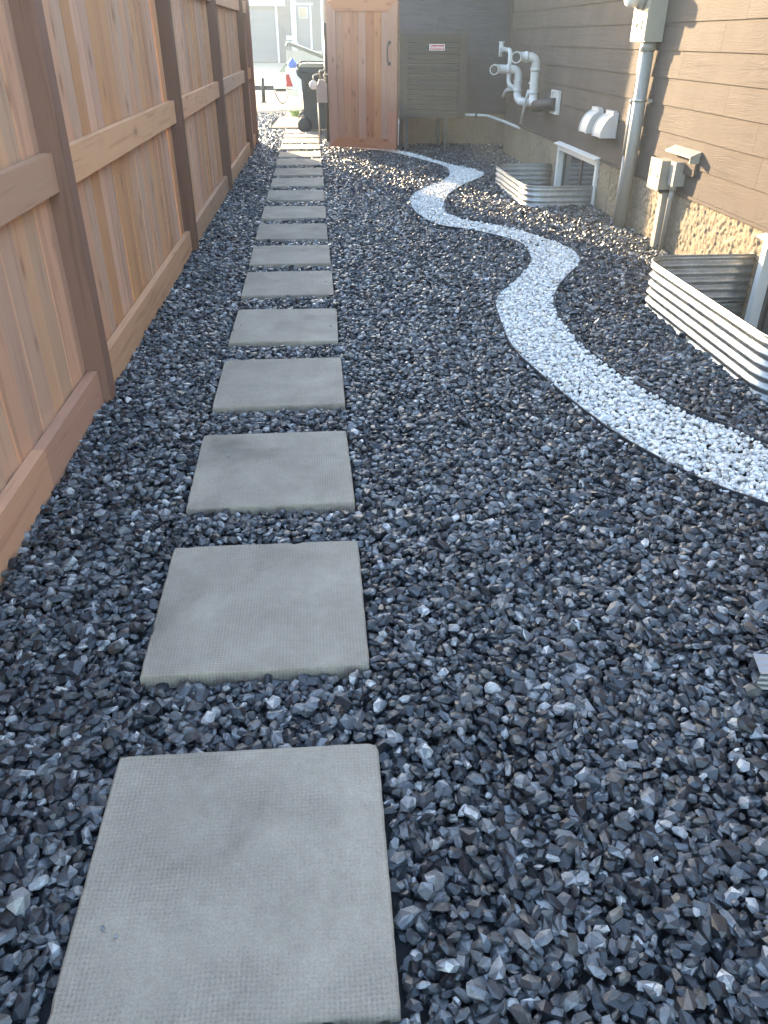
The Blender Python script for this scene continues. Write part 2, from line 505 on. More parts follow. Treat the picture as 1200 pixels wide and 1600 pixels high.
# ------------------------------------------------------------------ wooden fence
Y_POSTS = [-2.45, 0.50, 3.42, 6.40, 9.25, 12.45, 13.62]
FTOP = 1.93
fence = thing('wooden_fence', (XF(6), 6, -0.04), 'tall cedar board fence with dark brown posts along the left of the gravel', 'fence')
BX = 0.086                                            # boards sit this far behind the post faces
for i, y in enumerate(Y_POSTS):
    x = XF(y)
    MB().box((x - 0.092, y, -0.25), (x, y + 0.105, FTOP + 0.03)).build('post', 'post_z', fence, (x, y, 0), 0.006, 2)
y = Y_POSTS[0] - 0.3
nb = 0
while y < Y_POSTS[-1] + 0.02:
    w = random.choice((0.138, 0.14, 0.14, 0.142, 0.137))
    x = XF(y + w / 2) - BX
    dx = random.uniform(-0.005, 0.004)
    top = FTOP + random.uniform(-0.006, 0.006)
    tw = random.uniform(-0.0045, 0.0045)
    MB().hexa([(x - 0.018 + dx, y, -0.02), (x + dx - tw, y, -0.02), (x + dx + tw, y + w, -0.02), (x - 0.018 + dx, y + w, -0.02),
               (x - 0.018 + dx, y, top), (x + dx + tw, y, top), (x + dx - tw, y + w, top), (x - 0.018 + dx, y + w, top)]).build('board', 'cedar_z', fence, (x, y, 0), 0.0025)
    y += w + random.uniform(0.0015, 0.0045)
    nb += 1
for i in range(len(Y_POSTS) - 1):
    ya, yb = Y_POSTS[i] + 0.107, Y_POSTS[i + 1] - 0.002
    xa, xb = XF(ya), XF(yb)
    for (z0, z1, nm, mt) in ((0.905, 1.048, 'rail', 'cedar_y'), (1.74, 1.88, 'rail', 'cedar_y'), (-0.10, 0.145, 'kickboard', 'red_y' if i == 1 else 'cedar_y')):
        th0, th1 = 0.079, 0.040
        e = random.uniform(0.003, 0.012) if nm == 'rail' else 0.004
        dz = random.uniform(-0.008, 0.008)
        if nm == 'kickboard' and i == 1:
            # two lapped lengths: the nearer one is paler and stands a little proud
            ym = 2.62
            xm = XF(ym)
            MB().hexa([(xm - th0, ym, z0), (xm - th1 + 0.006, ym, z0), (xb - th1 + 0.006, yb - e, z0), (xb - th0, yb - e, z0),
                       (xm - th0, ym, z1), (xm - th1 + 0.006, ym, z1), (xb - th1 + 0.006, yb - e, z1), (xb - th0, yb - e, z1)]).build(nm, 'red_y', fence, (xb, yb - 0.6, z0), 0.003)
            MB().hexa([(xa - th0, ya + e, z0), (xa - th1 + 0.008, ya + e, z0), (xm - th1 + 0.008, ym - 0.002, z0), (xm - th0, ym - 0.002, z0),
                       (xa - th0, ya + e, z1 + 0.012), (xa - th1 + 0.008, ya + e, z1 + 0.012), (xm - th1 + 0.008, ym - 0.002, z1 + 0.004), (xm - th0, ym - 0.002, z1 + 0.004)]).build(nm, 'cedar_y', fence, (xa, ya, z0), 0.003)
            continue
        MB().hexa([(xa - th0, ya + e, z0 + dz), (xa - th1, ya + e, z0 + dz), (xb - th1, yb - e, z0), (xb - th0, yb - e, z0),
                   (xa - th0, ya + e, z1 + dz), (xa - th1, ya + e, z1 + dz), (xb - th1, yb - e, z1), (xb - th0, yb - e, z1)]).build(nm, mt, fence, (xa, (ya + yb) / 2, z0), 0.004)

# ------------------------------------------------------------------ house
house = thing('house', (WALL, 6, -0.05), 'taupe house with lap siding and rough parged foundation along the right side', 'house')
SB, EXP = 0.428, 0.1865                               # bottom of the siding, board exposure
STEP_Y, JOG, GY, GX = 12.52, 3.0, 13.55, 0.32         # where the wall steps back, recess, garage gable plane, garage side plane
NCOURSE = 11
def lap(mb, u0, u1, z0, axis, face):
    """one lapped board; face is the plane of its lower front edge"""
    h = EXP + 0.022
    poly = [(0.0, 0.0), (0.010, 0.0), (0.0215, h), (0.0125, h)]
    if axis == 'y':
        mb.prism([(face + a, z0 + b) for a, b in poly], 'y', u0, u1)
    else:
        mb.prism([(face + a, z0 + b) for a, b in poly], 'x', u0, u1)
fixed = {5: 5.98, 4: 6.60, 0: 4.62, 3: 9.4, 2: 8.9}
for c in range(NCOURSE):
    z0 = SB + c * EXP
    cuts = [-3.0]
    y = fixed.get(c, random.uniform(2.5, 6.0))
    while y > -2.6:
        y -= 3.66
    while y < STEP_Y - 0.3:
        if y > -2.6:
            cuts.append(y)
        y += 3.66
    cuts.append(STEP_Y - 0.001)
    for a, b in zip(cuts[:-1], cuts[1:]):
        mb = MB()
        lap(mb, a + 0.0012, b - 0.0012, z0 + random.uniform(-0.0015, 0.0015), 'y', WALL)
        mb.build('siding_board', 'siding_y', house, (WALL, (a + b) / 2, z0), 0.0012)
    for (a, b) in ((GX + 0.03, 1.9), (1.9, JOG - 0.004)):
        mb = MB()
        lap(mb, a + 0.0012, b - 0.0012, z0, 'x', GY)
        mb.build('siding_board', 'siding_x', house, ((a + b) / 2, GY, z0))
    for (a, b) in ((GY + 0.06, 16.3), (16.3, 18.7)):
        mb = MB()
        lap(mb, a + 0.0012, b - 0.0012, z0, 'y', GX)
        mb.build('siding_board', 'siding_y', house, (GX, (a + b) / 2, z0))
ZT = SB + NCOURSE * EXP
# wall core, unseen garage storey raised to darken the far end, recess return
mb = MB()
mb.box((WALL + 0.020, -3.0, SB - 0.02), (8.8, STEP_Y - 0.002, 3.05))
mb.box((JOG + 0.001, STEP_Y + 0.001, SB - 0.02), (8.75, GY + 0.019, 3.04))
mb.box((GX + 0.021, GY + 0.021, SB - 0.02), (8.7, 18.7, 5.6))
mb.build('wall', 'siding_y', house, (WALL, 6, SB))
mb = MB()
for c in range(NCOURSE, 14):
    lap(mb, -3.0, STEP_Y, SB + c * EXP, 'y', WALL)
mb.build('upper_siding', 'siding_y', house, (WALL, 6, ZT))
MB().box((JOG - 0.0, STEP_Y + 0.03, SB), (JOG + 0.001, GY, 3.03)).build('return_wall', 'siding_y', house)
MB().box((GX - 0.008, GY - 0.008, SB - 0.015), (GX + 0.095, GY + 0.0205, 5.55)).build('corner_trim', 'siding_y', house)
MB().box((WALL - 0.006, STEP_Y - 0.0005, SB - 0.015), (WALL + 0.09, STEP_Y + 0.02, 3.02)).build('corner_trim', 'siding_y', house)
mb = MB()
mb.prism([(2.45, 3.0), (5.8, 4.3), (9.3, 3.0), (9.3, 3.12), (5.8, 4.44), (2.45, 3.12)], 'y', -3.4, STEP_Y + 0.5)
mb.prism([(0.0, 5.5), (4.5, 7.0), (9.0, 5.5), (9.0, 5.62), (4.5, 7.14), (0.0, 5.62)], 'y', GY - 0.35, 19.1)
mb.build('roof', 'roof', house)
# parged foundation: a displaced sheet with window openings
WINS = [(3.46, 4.80, -0.62, 0.375), (8.14, 9.56, -0.62, 0.405)]
def vnoise(u, v, f, seed):
    r2 = np.random.default_rng(seed)
    G = r2.random((64, 64))
    x, y = u * f, v * f
    xi, yi = np.floor(x).astype(int), np.floor(y).astype(int)
    fx, fy = x - xi, y - yi
    fx, fy = fx * fx * (3 - 2 * fx), fy * fy * (3 - 2 * fy)
    q = lambda a, b: G[a % 64, b % 64]
    return (q(xi, yi) * (1 - fx) + q(xi + 1, yi) * fx) * (1 - fy) + (q(xi, yi + 1) * (1 - fx) + q(xi + 1, yi + 1) * fx) * fy
def parge(y0, y1, z0, z1, st, wins):
    U = np.arange(y0, y1 + 1e-6, st)
    V = np.arange(z0, z1 + 1e-6, st)
    uu, vv = np.meshgrid(U, V, indexing='ij')
    a = 0.55 * vnoise(uu + 0.03 * vnoise(uu, vv, 14, 8), vv, 27, 1) + 0.45 * vnoise(uu, vv, 52, 4); b = vnoise(uu, vv, 58, 2); c = vnoise(uu, vv, 6, 3)
    plate = np.clip((np.minimum(a, 0.62) - 0.30) * 3.2, 0, 1)
    d = 0.009 * plate + 0.007 * b + 0.007 * c
    vs = np.stack([WALL + 0.020 - d, uu, vv], -1).reshape(-1, 3)
    nu, nv = uu.shape
    idx = np.arange(nu * nv).reshape(nu, nv)
    fs = np.stack([idx[:-1, :-1], idx[:-1, 1:], idx[1:, 1:], idx[1:, :-1]], -1).reshape(-1, 4)
    cy = (U[:-1] + U[1:]) / 2; cz = (V[:-1] + V[1:]) / 2
    cyy, czz = np.meshgrid(cy, cz, indexing='ij')
    keep = np.ones(cyy.size, bool)
    for (wa, wb, wc, wd) in wins:
        keep &= ~((cyy > wa) & (cyy < wb) & (czz > wc) & (czz < wd)).ravel()
    return vs, fs[keep]
def raw_mesh(name, vs, fs, mat, parent=None, smooth=False):
    me = bpy.data.meshes.new(name)
    base = np.array(WL.get(parent.name, (0, 0, 0))) if parent else np.zeros(3)
    nv, nf, k = len(vs), len(fs), fs.shape[1]
    me.vertices.add(nv)
    me.vertices.foreach_set('co', (vs - base).astype(np.float32).ravel())
    me.loops.add(nf * k)
    me.loops.foreach_set('vertex_index', fs.astype(np.int32).ravel())
    me.polygons.add(nf)
    me.polygons.foreach_set('loop_start', np.arange(0, nf * k, k, dtype=np.int32))
    me.polygons.foreach_set('use_smooth', np.full(nf, smooth))
    me.update(calc_edges=True)
    me.materials.append(M[mat])
    ob = bpy.data.objects.new(name, me)
    COL.objects.link(ob)
    ob.parent = parent
    return ob
va, fa = parge(2.2, 7.8, -0.78, 0.44, 0.0085, WINS[:1])
vb, fb = parge(7.8, 12.52, -0.78, 0.44, 0.02, WINS[1:])
raw_mesh('foundation', np.concatenate([va, vb]), np.concatenate([fa, fb + len(va)]), 'parge', house, True)
for a, b in (((WALL + 0.016, -3.0, -0.3), (WALL + 0.3, 2.2, SB - 0.001)), ((JOG + 0.02, STEP_Y + 0.001, -0.3), (JOG + 0.3, GY + 0.02, SB - 0.001)),
             ((GX + 0.02, GY + 0.022, -0.3), (JOG + 0.3, 18.7, SB - 0.001)), ((WALL + 0.022, STEP_Y - 0.2, -0.3), (JOG + 0.02, STEP_Y - 0.001, SB - 0.001))):
    MB().box(a, b).build('foundation_block', 'parge', house)
mb = MB(); mb.box((WALL - 0.010, -3, SB - 0.022), (WALL + 0.012, STEP_Y, SB - 0.001)); mb.build('starter_strip', 'siding_y', house)
# basement windows
for k, (y0, y1, z0, z1) in enumerate(WINS):
    fr = 0.052
    mb = MB()
    xa, xb = WALL - 0.022, WALL + 0.11
    mb.box((xa, y0 - 0.004, z0), (xb, y0 + fr, z1)); mb.box((xa, y1 - fr, z0), (xb, y1 + 0.004, z1))
    mb.box((xa + 0.002, y0 + fr, z1 - fr), (xb, y1 - fr, z1)); mb.box((xa + 0.002, y0 + fr, z0), (xb, y1 - fr, z0 + fr))
    w = mb.build('window_frame', 'vinyl', house, bevel=0.006)
    mb = MB()
    ym = (y0 + y1) / 2
    xs = WALL + 0.045
    for (a, b) in ((y0 + fr, ym + 0.02), (ym - 0.02, y1 - fr)):
        o = 0.012 if a < ym - 0.1 else 0.0
        mb.box((xs + o, a, z0 + fr), (xs + 0.03 + o, a + 0.035, z1 - fr)); mb.box((xs + o, b - 0.035, z0 + fr), (xs + 0.03 + o, b, z1 - fr))
        mb.box((xs + 0.001 + o, a + 0.035, z1 - fr - 0.035), (xs + 0.029 + o, b - 0.035, z1 - fr)); mb.box((xs + 0.001 + o, a + 0.035, z0 + fr), (xs + 0.029 + o, b - 0.035, z0 + fr + 0.035))
    mb.build('sash', 'sash_grey', w, bevel=0.003)
    MB().box((xs + 0.012, y0 + fr, z0 + fr), (xs + 0.018, y1 - fr, z1 - fr)).build('pane', 'glass', w)
    MB().hexa([(WALL - 0.062, y0 - 0.03, z1 + 0.003), (WALL + 0.02, y0 - 0.03, z1 + 0.003), (WALL + 0.02, y1 + 0.03, z1 + 0.003), (WALL - 0.062, y1 + 0.03, z1 + 0.003),
               (WALL - 0.062, y0 - 0.03, z1 + 0.016), (WALL + 0.02, y0 - 0.03, z1 + 0.034), (WALL + 0.02, y1 + 0.03, z1 + 0.034), (WALL - 0.062, y1 + 0.03, z1 + 0.016)]).build('drip_cap', 'vinyl', w, bevel=0.003)

# ------------------------------------------------------------------ stepping path
PV = [(-0.213, 0.984, -0.4), (-0.213, 1.857, 0.05), (-0.214, 2.716, 0.7), (-0.212, 3.603, -0.1), (-0.214, 4.478, -0.8), (-0.219, 5.397, -0.05), (-0.222, 6.208, 0.3), (-0.228, 7.065, 0),
      (-0.226, 7.944, 0), (-0.228, 8.896, 0.2), (-0.22, 9.771, 0), (-0.221, 10.599, -0.1), (-0.226, 11.502, 0.4), (-0.225, 12.325, 0.1), (-0.229, 13.212, -0.2), (-0.23, 14.06, 0.2), (-0.23, 14.82, -0.2), (-0.23, 15.55, 0.1)]
ordn = ['nearest', 'second nearest', 'third nearest', 'fourth nearest', 'fifth nearest', 'sixth nearest', 'seventh nearest', 'eighth nearest', 'ninth nearest', 'tenth nearest',
        'eleventh nearest', 'twelfth nearest', 'thirteenth nearest', 'fourteenth nearest', 'fifteenth nearest', 'third farthest', 'second farthest', 'farthest']
def paver_mesh(seed):
    """square slab with slightly ragged, chipped edges"""
    rr = random.Random(seed)
    m, hw = 26, 0.3045
    cor = [(-hw, -hw), (hw, -hw), (hw, hw), (-hw, hw)]
    chips = [(rr.uniform(0, 4), rr.uniform(0.02, 0.05), rr.uniform(0.003, 0.008)) for _ in range(5)]
    loops = {k: [] for k in ('bot', 'mid', 'lip', 'top')}
    for sd in range(4):
        (ax_, ay_), (bx_, by_) = cor[sd], cor[(sd + 1) % 4]
        nx, ny = -(by_ - ay_) / (2 * hw), (bx_ - ax_) / (2 * hw)
        for k in range(m):
            t = k / m
            e = rr.gauss(0, 0.0004)
            c = sum(dp * max(0, 1 - abs(sd + t - u) / w_) for u, w_, dp in chips)
            cd_ = 0.0035 * max(0, 1 - min(t, 1 - t) * m / 1.2)            # worn corners
            px_, py_ = ax_ + (bx_ - ax_) * t, ay_ + (by_ - ay_) * t
            qx, qy = (nx, ny) if k else (nx + (bx_ - ax_) / (2 * hw), ny + (by_ - ay_) / (2 * hw))
            for nm, ins, z in (('bot', 0, -0.048), ('mid', e + cd_ * 0.5, -0.012 - c), ('lip', e + cd_ * 0.7 + c * 0.7 + 0.0012, -0.0042 - c * 0.4), ('top', e + cd_ + c * 1.2 + 0.0052, 0.0)):
                loops[nm].append((px_ + qx * ins, py_ + qy * ins, z))
    mb = MB()
    L = [[mb.bm.verts.new(p) for p in loops[nm]] for nm in ('bot', 'mid', 'lip', 'top')]
    n = len(L[0])
    for a, b in zip(L[:-1], L[1:]):
        for k in range(n):
            mb.bm.faces.new((a[k], a[(k + 1) % n], b[(k + 1) % n], b[k]))
    mb.bm.faces.new(L[-1]); mb.bm.faces.new(L[0][::-1])
    return mb
stock = []
for i, (x, y, a) in enumerate(PV):
    if i < 5:
        o = paver_mesh(50 + i).build('paving_stone', 'paver', None, (0, 0, 0))
        stock.append(o)
    else:
        o = stock[i % 5].copy()
        COL.objects.link(o)
    o.location = (x, y, random.uniform(-0.003, 0.002))
    o.rotation_euler = (R(random.uniform(-0.3, 0.3)), R(random.uniform(-0.3, 0.3)), R(a))
    state = 'in the shade of the fence' if i < 12 else ('half crossed by the fence shadow' if i < 14 else 'in full sun')
    tag(o, 'square grey concrete paver, %s of the straight path, %s' % (ordn[i], state), 'paving stone', 'concrete pavers of the straight stepping path')
tag(MB().hexa([(-0.80, 16.1, -0.05), (0.02, 16.1, -0.05), (0.02, 18.4, -0.05), (-0.72, 18.4, -0.05), (-0.80, 16.1, 0.012), (0.02, 16.1, 0.012), (0.02, 18.4, 0.012), (-0.72, 18.4, 0.012)]).build('concrete_slab', 'slab', bevel=0.008),
    'long tan concrete slab beside the wheeled bin beyond the last paver', 'concrete slab')
tag(MB().box((-0.62, 18.85, -0.05), (0.1, 19.75, 0.004)).build('concrete_slab', 'slab', bevel=0.008), 'short tan concrete slab just before the sunlit sidewalk', 'concrete slab')

# ------------------------------------------------------------------ white stone river and its edging
RL = [(2.79, 1.05), (2.3, 1.55), (1.90, 1.98), (1.589, 2.274), (1.377, 2.571), (1.216, 2.941), (1.119, 3.409), (1.031, 3.999), (1.085, 4.689), (1.177, 5.032), (1.458, 5.582), (1.609, 5.948), (1.643, 6.482), (1.36, 6.992),
      (1.059, 7.282), (0.942, 7.889), (0.967, 8.581), (1.139, 9.166), (1.486, 9.819), (1.654, 10.311), (1.663, 11.038), (1.335, 11.951), (1.017, 12.542), (0.74, 12.82), (0.5, 12.98)]
RR = [(2.79, 2.02), (2.35, 2.36), (2.02, 2.62), (1.843, 2.759), (1.759, 2.933), (1.617, 3.147), (1.501, 3.546), (1.437, 3.919), (1.435, 4.412), (1.481, 4.796), (1.644, 5.231), (1.958, 5.826), (2.028, 6.232), (1.915, 6.701),
      (1.642, 7.244), (1.34, 7.553), (1.259, 8.033), (1.4, 8.744), (1.698, 9.48), (2.056, 10.132), (2.068, 10.667), (1.785, 11.274), (1.429, 12.371), (1.10, 12.95), (0.75, 13.2), (0.5, 13.3)]
CL, CR_ = catmull(RL, 8), catmull(RR, 8)
def strip(P, label):
    P = np.array(P)
    T = np.gradient(P, axis=0)
    T /= np.linalg.norm(T, axis=1)[:, None]
    Nn = np.stack([-T[:, 1], T[:, 0]], 1)
    bm = bmesh.new()
    A = []
    for i, (p, n) in enumerate(zip(P, Nn)):
        wob = 0.002 * math.sin(i * 0.7) + 0.0015 * math.sin(i * 1.9)
        zt = 0.004 + 0.003 * math.sin(i * 0.33 + 1)
        q = p + n * wob
        A.append([bm.verts.new((*(q + n * s), z)) for s, z in ((-0.0035, -0.09), (-0.0035, zt), (0.0035, zt), (0.0035, -0.09))])
    for a, b in zip(A[:-1], A[1:]):
        for j in range(4):
            bm.faces.new((a[j], a[(j + 1) % 4], b[(j + 1) % 4], b[j]))
    bm.faces.new(A[0]); bm.faces.new(A[-1][::-1])
    mb = MB(); mb.bm.free(); mb.bm = bm
    return tag(mb.build('lawn_edging', 'edging'), label, 'edging', 'metal edging of the white stone band')
strip(CL, 'thin dark edging strip on the fence side of the winding white stone band')
strip(CR_, 'thin dark edging strip on the house side of the winding white stone band')

# ------------------------------------------------------------------ gravel: tens of thousands of stones as real geometry
def templates(n, nv, p, seed, jit=0.12):
    r2 = np.random.default_rng(seed)
    out = []
    for _ in range(n):
        while True:
            d = r2.normal(size=(nv, 3))
            d /= np.linalg.norm(d, axis=1)[:, None]
            for _ in range(12):                        # spread the points a little
                df = d[:, None] - d[None]
                q = (df ** 2).sum(-1) + np.eye(nv)
                d += 0.03 * (df / q[..., None] ** 1.5).sum(1) / nv * 4
                d /= np.linalg.norm(d, axis=1)[:, None]
            s = (np.abs(d) ** p).sum(1) ** (-1 / p)
            v = d * s[:, None] * (1 + r2.uniform(-jit, jit, (nv, 1)))
            bm = bmesh.new()
            vs = [bm.verts.new(x) for x in v]
            bmesh.ops.convex_hull(bm, input=vs)
            bmesh.ops.triangulate(bm, faces=bm.faces)
            loose = [x for x in bm.verts if not x.link_faces]
            bmesh.ops.delete(bm, geom=loose, context='VERTS')
            bmesh.ops.recalc_face_normals(bm, faces=bm.faces)
            bm.verts.index_update()
            V = np.array([x.co[:] for x in bm.verts]); Fc = np.array([[x.index for x in f.verts] for f in bm.faces])
            bm.free()
            if len(V) >= nv - 3:
                out.append((V, Fc))
                break
    return out
def rotm(yaw, tilt, dirn, spin):
    def rz(a):
        c, s, z, o = np.cos(a), np.sin(a), np.zeros_like(a), np.ones_like(a)
        return np.stack([np.stack([c, -s, z], -1), np.stack([s, c, z], -1), np.stack([z, z, o], -1)], -2)
    def rx(a):
        c, s, z, o = np.cos(a), np.sin(a), np.zeros_like(a), np.ones_like(a)
        return np.stack([np.stack([o, z, z], -1), np.stack([z, c, -s], -1), np.stack([z, s, c], -1)], -2)
    return rz(dirn) @ rx(tilt) @ rz(yaw)
def grid_pts(x0, x1, y0, y1, cell):
    X, Y = np.meshgrid(np.arange(x0, x1, cell), np.arange(y0, y1, cell * 0.9), indexing='ij')
    X = X + (np.arange(X.shape[1]) % 2)[None] * cell * 0.5
    p = np.stack([X.ravel(), Y.ravel()], 1)
    return p + rng.uniform(-0.48, 0.48, p.shape) * cell
def inside(p, poly):
    x, y = p[:, 0], p[:, 1]
    r = np.zeros(len(p), bool)
    q = np.roll(poly, -1, 0)
    for (x1, y1), (x2, y2) in zip(poly, q):
        if y1 == y2:
            continue
        c = ((y1 > y) != (y2 > y)) & (x < (x2 - x1) * (y - y1) / (y2 - y1) + x1)
        r ^= c
    return r
RIVER = np.concatenate([CL, CR_[::-1]])
def stones(P, z, smin, smax, flat, tmpl, tone, tilt_sd, hue=None, fvar=0.11):
    n = len(P)
    L = smin + (smax - smin) * rng.beta(1.6, 2.6, n)
    sc = np.stack([L * rng.uniform(0.85, 1.25, n), L * rng.uniform(0.48, 0.95, n), L * rng.uniform(flat[0], flat[1], n)], 1) * 0.5
    Rm = rotm(rng.uniform(0, 6.283, n), np.abs(rng.normal(0, tilt_sd, n)), rng.uniform(0, 6.283, n), None)
    pick = rng.integers(0, len(tmpl), n)
    hue = rng.random(n) if hue is None else hue
    VS, FS, TT, HH = [], [], [], []
    off = 0
    for t, (V, Fc) in enumerate(tmpl):
        m = np.where(pick == t)[0]
        if not len(m):
            continue
        v = (V[None] * sc[m][:, None]) @ Rm[m].transpose(0, 2, 1)
        v[..., :2] += P[m][:, None]
        v[..., 2] += z[m][:, None]
        f = Fc[None] + (np.arange(len(m)) * len(V))[:, None, None] + off
        VS.append(v.reshape(-1, 3)); FS.append(f.reshape(-1, 3))
        TT.append(np.clip(np.repeat(tone[m], len(Fc)) + rng.normal(0, fvar, len(m) * len(Fc)) * (np.repeat(tone[m], len(Fc)) < 0.96), 0, 1)); HH.append(np.repeat(hue[m], len(V)))  # random per-facet tones put lit-and-shaded contrast into the stone colour
        off += len(m) * len(V)
    return np.concatenate(VS), np.concatenate(FS), np.concatenate(TT), np.concatenate(HH)
def stone_object(name, sets, mat, label, cat, smooth=False):
    off = 0
    A, B, T, H = [], [], [], []
    for v, f, t, h in sets:
        A.append(v); B.append(f + off); T.append(t); H.append(h)
        off += len(v)
    v, f, t, h = np.concatenate(A), np.concatenate(B), np.concatenate(T), np.concatenate(H)
    ob = raw_mesh(name, v, f, mat, None, smooth)
    for nm, d, dom in (('tone', t, 'FACE'), ('hue', h, 'POINT')):
        a = ob.data.attributes.new(nm, 'FLOAT', dom)
        a.data.foreach_set('value', d.astype(np.float32))
    tag(ob, label, cat)
    ob['kind'] = 'stuff'
    return ob
def land(p, m=0.0):
    """where dark gravel lies"""
    x, y = p[:, 0], p[:, 1]
    ok = (x > XF(y) - 0.035) | (y > 13.75)
    ok &= (x > -1.75)
    ok &= ~((x > WALL + 0.005) & (y < STEP_Y)) & (x < JOG + 0.0)
    ok &= ~((x > GX + 0.02) & (y > GY + 0.01)) & (y < 19.82)
    for (a, b, r) in PV:
        ok &= ~((np.abs(x - a) < 0.303 + m) & (np.abs(y - b) < 0.303 + m))
    ok &= ~((x > -0.81 - m) & (x < 0.03) & (y > 16.1 - m) & (y < 18.4 + m))
    ok &= ~((x > -0.63 - m) & (x < 0.11) & (y > 18.85 - m) & (y < 19.75 + m))
    for (wx, y0, y1) in WELLS:
        ok &= ~((x > wx - 0.012) & (y > y0 - 0.012) & (y < y1 + 0.012))
    return ok
T20, T16, T12 = templates(40, 14, 3.0, 1, 0.07), templates(32, 11, 3.0, 2, 0.08), templates(24, 8, 3.0, 3, 0.10)
dark = []
def undul(p):
    return 0.006 * np.sin(p[:, 0] * 2.3 + 0.7) * np.sin(p[:, 1] * 1.7) + 0.004 * np.sin(p[:, 0] * 6.1 + p[:, 1] * 4.3)
for (x0, x1, y0, y1, cell, tm, z0, zs, s0, s1) in (
        (-1.1, 2.8, -0.4, 4.6, 0.0275, T16, -0.036, 0.006, 0.024, 0.052), (-1.1, 2.8, -0.4, 4.6, 0.0235, T20, -0.0210, 0.0070, 0.016, 0.058),
        (-1.1, 2.8, 4.6, 9.0, 0.032, T12, -0.037, 0.005, 0.026, 0.050), (-1.1, 2.8, 4.6, 9.0, 0.0255, T16, -0.0215, 0.0075, 0.019, 0.060),
        (-1.75, 3.0, 9.0, 19.9, 0.028, T12, -0.0215, 0.0075, 0.022, 0.058)):
    p = grid_pts(x0, x1, y0, y1, cell)
    p = p[land(p, 0.013) & ~inside(p, RIVER)]
    n = len(p)
    tone = np.clip(rng.beta(1.7, 2.4, n) * 1.04, 0, 0.96)
    pale = rng.random(n) < 0.004
    tone[pale] = rng.uniform(0.96, 1.0, pale.sum())
    z = z0 + rng.normal(0, zs, n) + undul(p)
    # the stones settle a little lower right beside the pavers
    dmin = np.full(n, 9.0)
    for (a_, b_, _) in PV:
        dx_, dy_ = np.abs(p[:, 0] - a_) - 0.303, np.abs(p[:, 1] - b_) - 0.303
        dmin = np.minimum(dmin, np.maximum(dx_, dy_))
    z = z - 0.009 * np.clip(1 - dmin / 0.07, 0, 1)
    dark.append(stones(p, z, s0, s1, (0.34, 0.72), tm, tone, 0.40))
# loose chips lying on the pavers
cp_ = []
for (a, b, q) in PV[:14]:
    for _ in range(random.choice((0, 1, 1, 2, 3))):
        cp_.append((a + random.choice((-1, 1)) * random.uniform(0.18, 0.29), b + random.uniform(-0.29, 0.29)))
cp_ = np.array(cp_)
dark.append(stones(cp_, np.full(len(cp_), 0.003), 0.008, 0.020, (0.4, 0.6), T12, rng.uniform(0.3, 0.9, len(cp_)), 0.1))
tt_ = rng.random(70)
ii_ = rng.integers(0, len(CL) - 1, 70)
sp_ = np.where((rng.random(70) < 0.5)[:, None], CL[ii_] + (CR_[np.minimum(ii_, len(CR_) - 1)] - CL[ii_]) * (0.04 + 0.12 * tt_[:, None]), CR_[np.minimum(ii_, len(CR_) - 1)] + (CL[ii_] - CR_[np.minimum(ii_, len(CR_) - 1)]) * (0.04 + 0.12 * tt_[:, None]))
sp_ = sp_[inside(sp_, RIVER) & land(sp_, 0.02)]
dark.append(stones(sp_, np.full(len(sp_), -0.004), 0.014, 0.030, (0.4, 0.6), T16, rng.uniform(0.3, 0.7, len(sp_)), 0.3))
ob = stone_object('gravel', dark, 'slate', 'loose blue grey crushed slate gravel covering the yard around the pavers', 'gravel')
W20, W16 = templates(30, 14, 2.3, 5, 0.07), templates(24, 10, 2.3, 6, 0.07)
white = []
for (y0, y1, cell, tm, z0, s0, s1) in ((0.9, 6.4, 0.026, W16, -0.030, 0.022, 0.040), (0.9, 6.4, 0.0225, W20, -0.013, 0.017, 0.042), (6.4, 13.4, 0.0245, W16, -0.014, 0.020, 0.044)):
    p = grid_pts(0.4, 2.8, y0, y1, cell)
    p = p[inside(p, RIVER) & land(p, 0.02)]
    n = len(p)
    white.append(stones(p, z0 + rng.normal(0, 0.005, n), s0, s1, (0.5, 0.8), tm, rng.random(n), 0.4))
# a few white stones have strayed onto the slate
p = np.stack([rng.uniform(-0.9, 2.6, 60), rng.uniform(0.8, 12, 60)], 1)
p = p[land(p, 0.02)]
white.append(stones(p, np.full(len(p), -0.006), 0.014, 0.026, (0.4, 0.7), W16, rng.random(len(p)), 0.4))
stone_object('white_gravel', white, 'marble', 'band of white marble pebbles winding through the dark slate', 'pebbles', False)

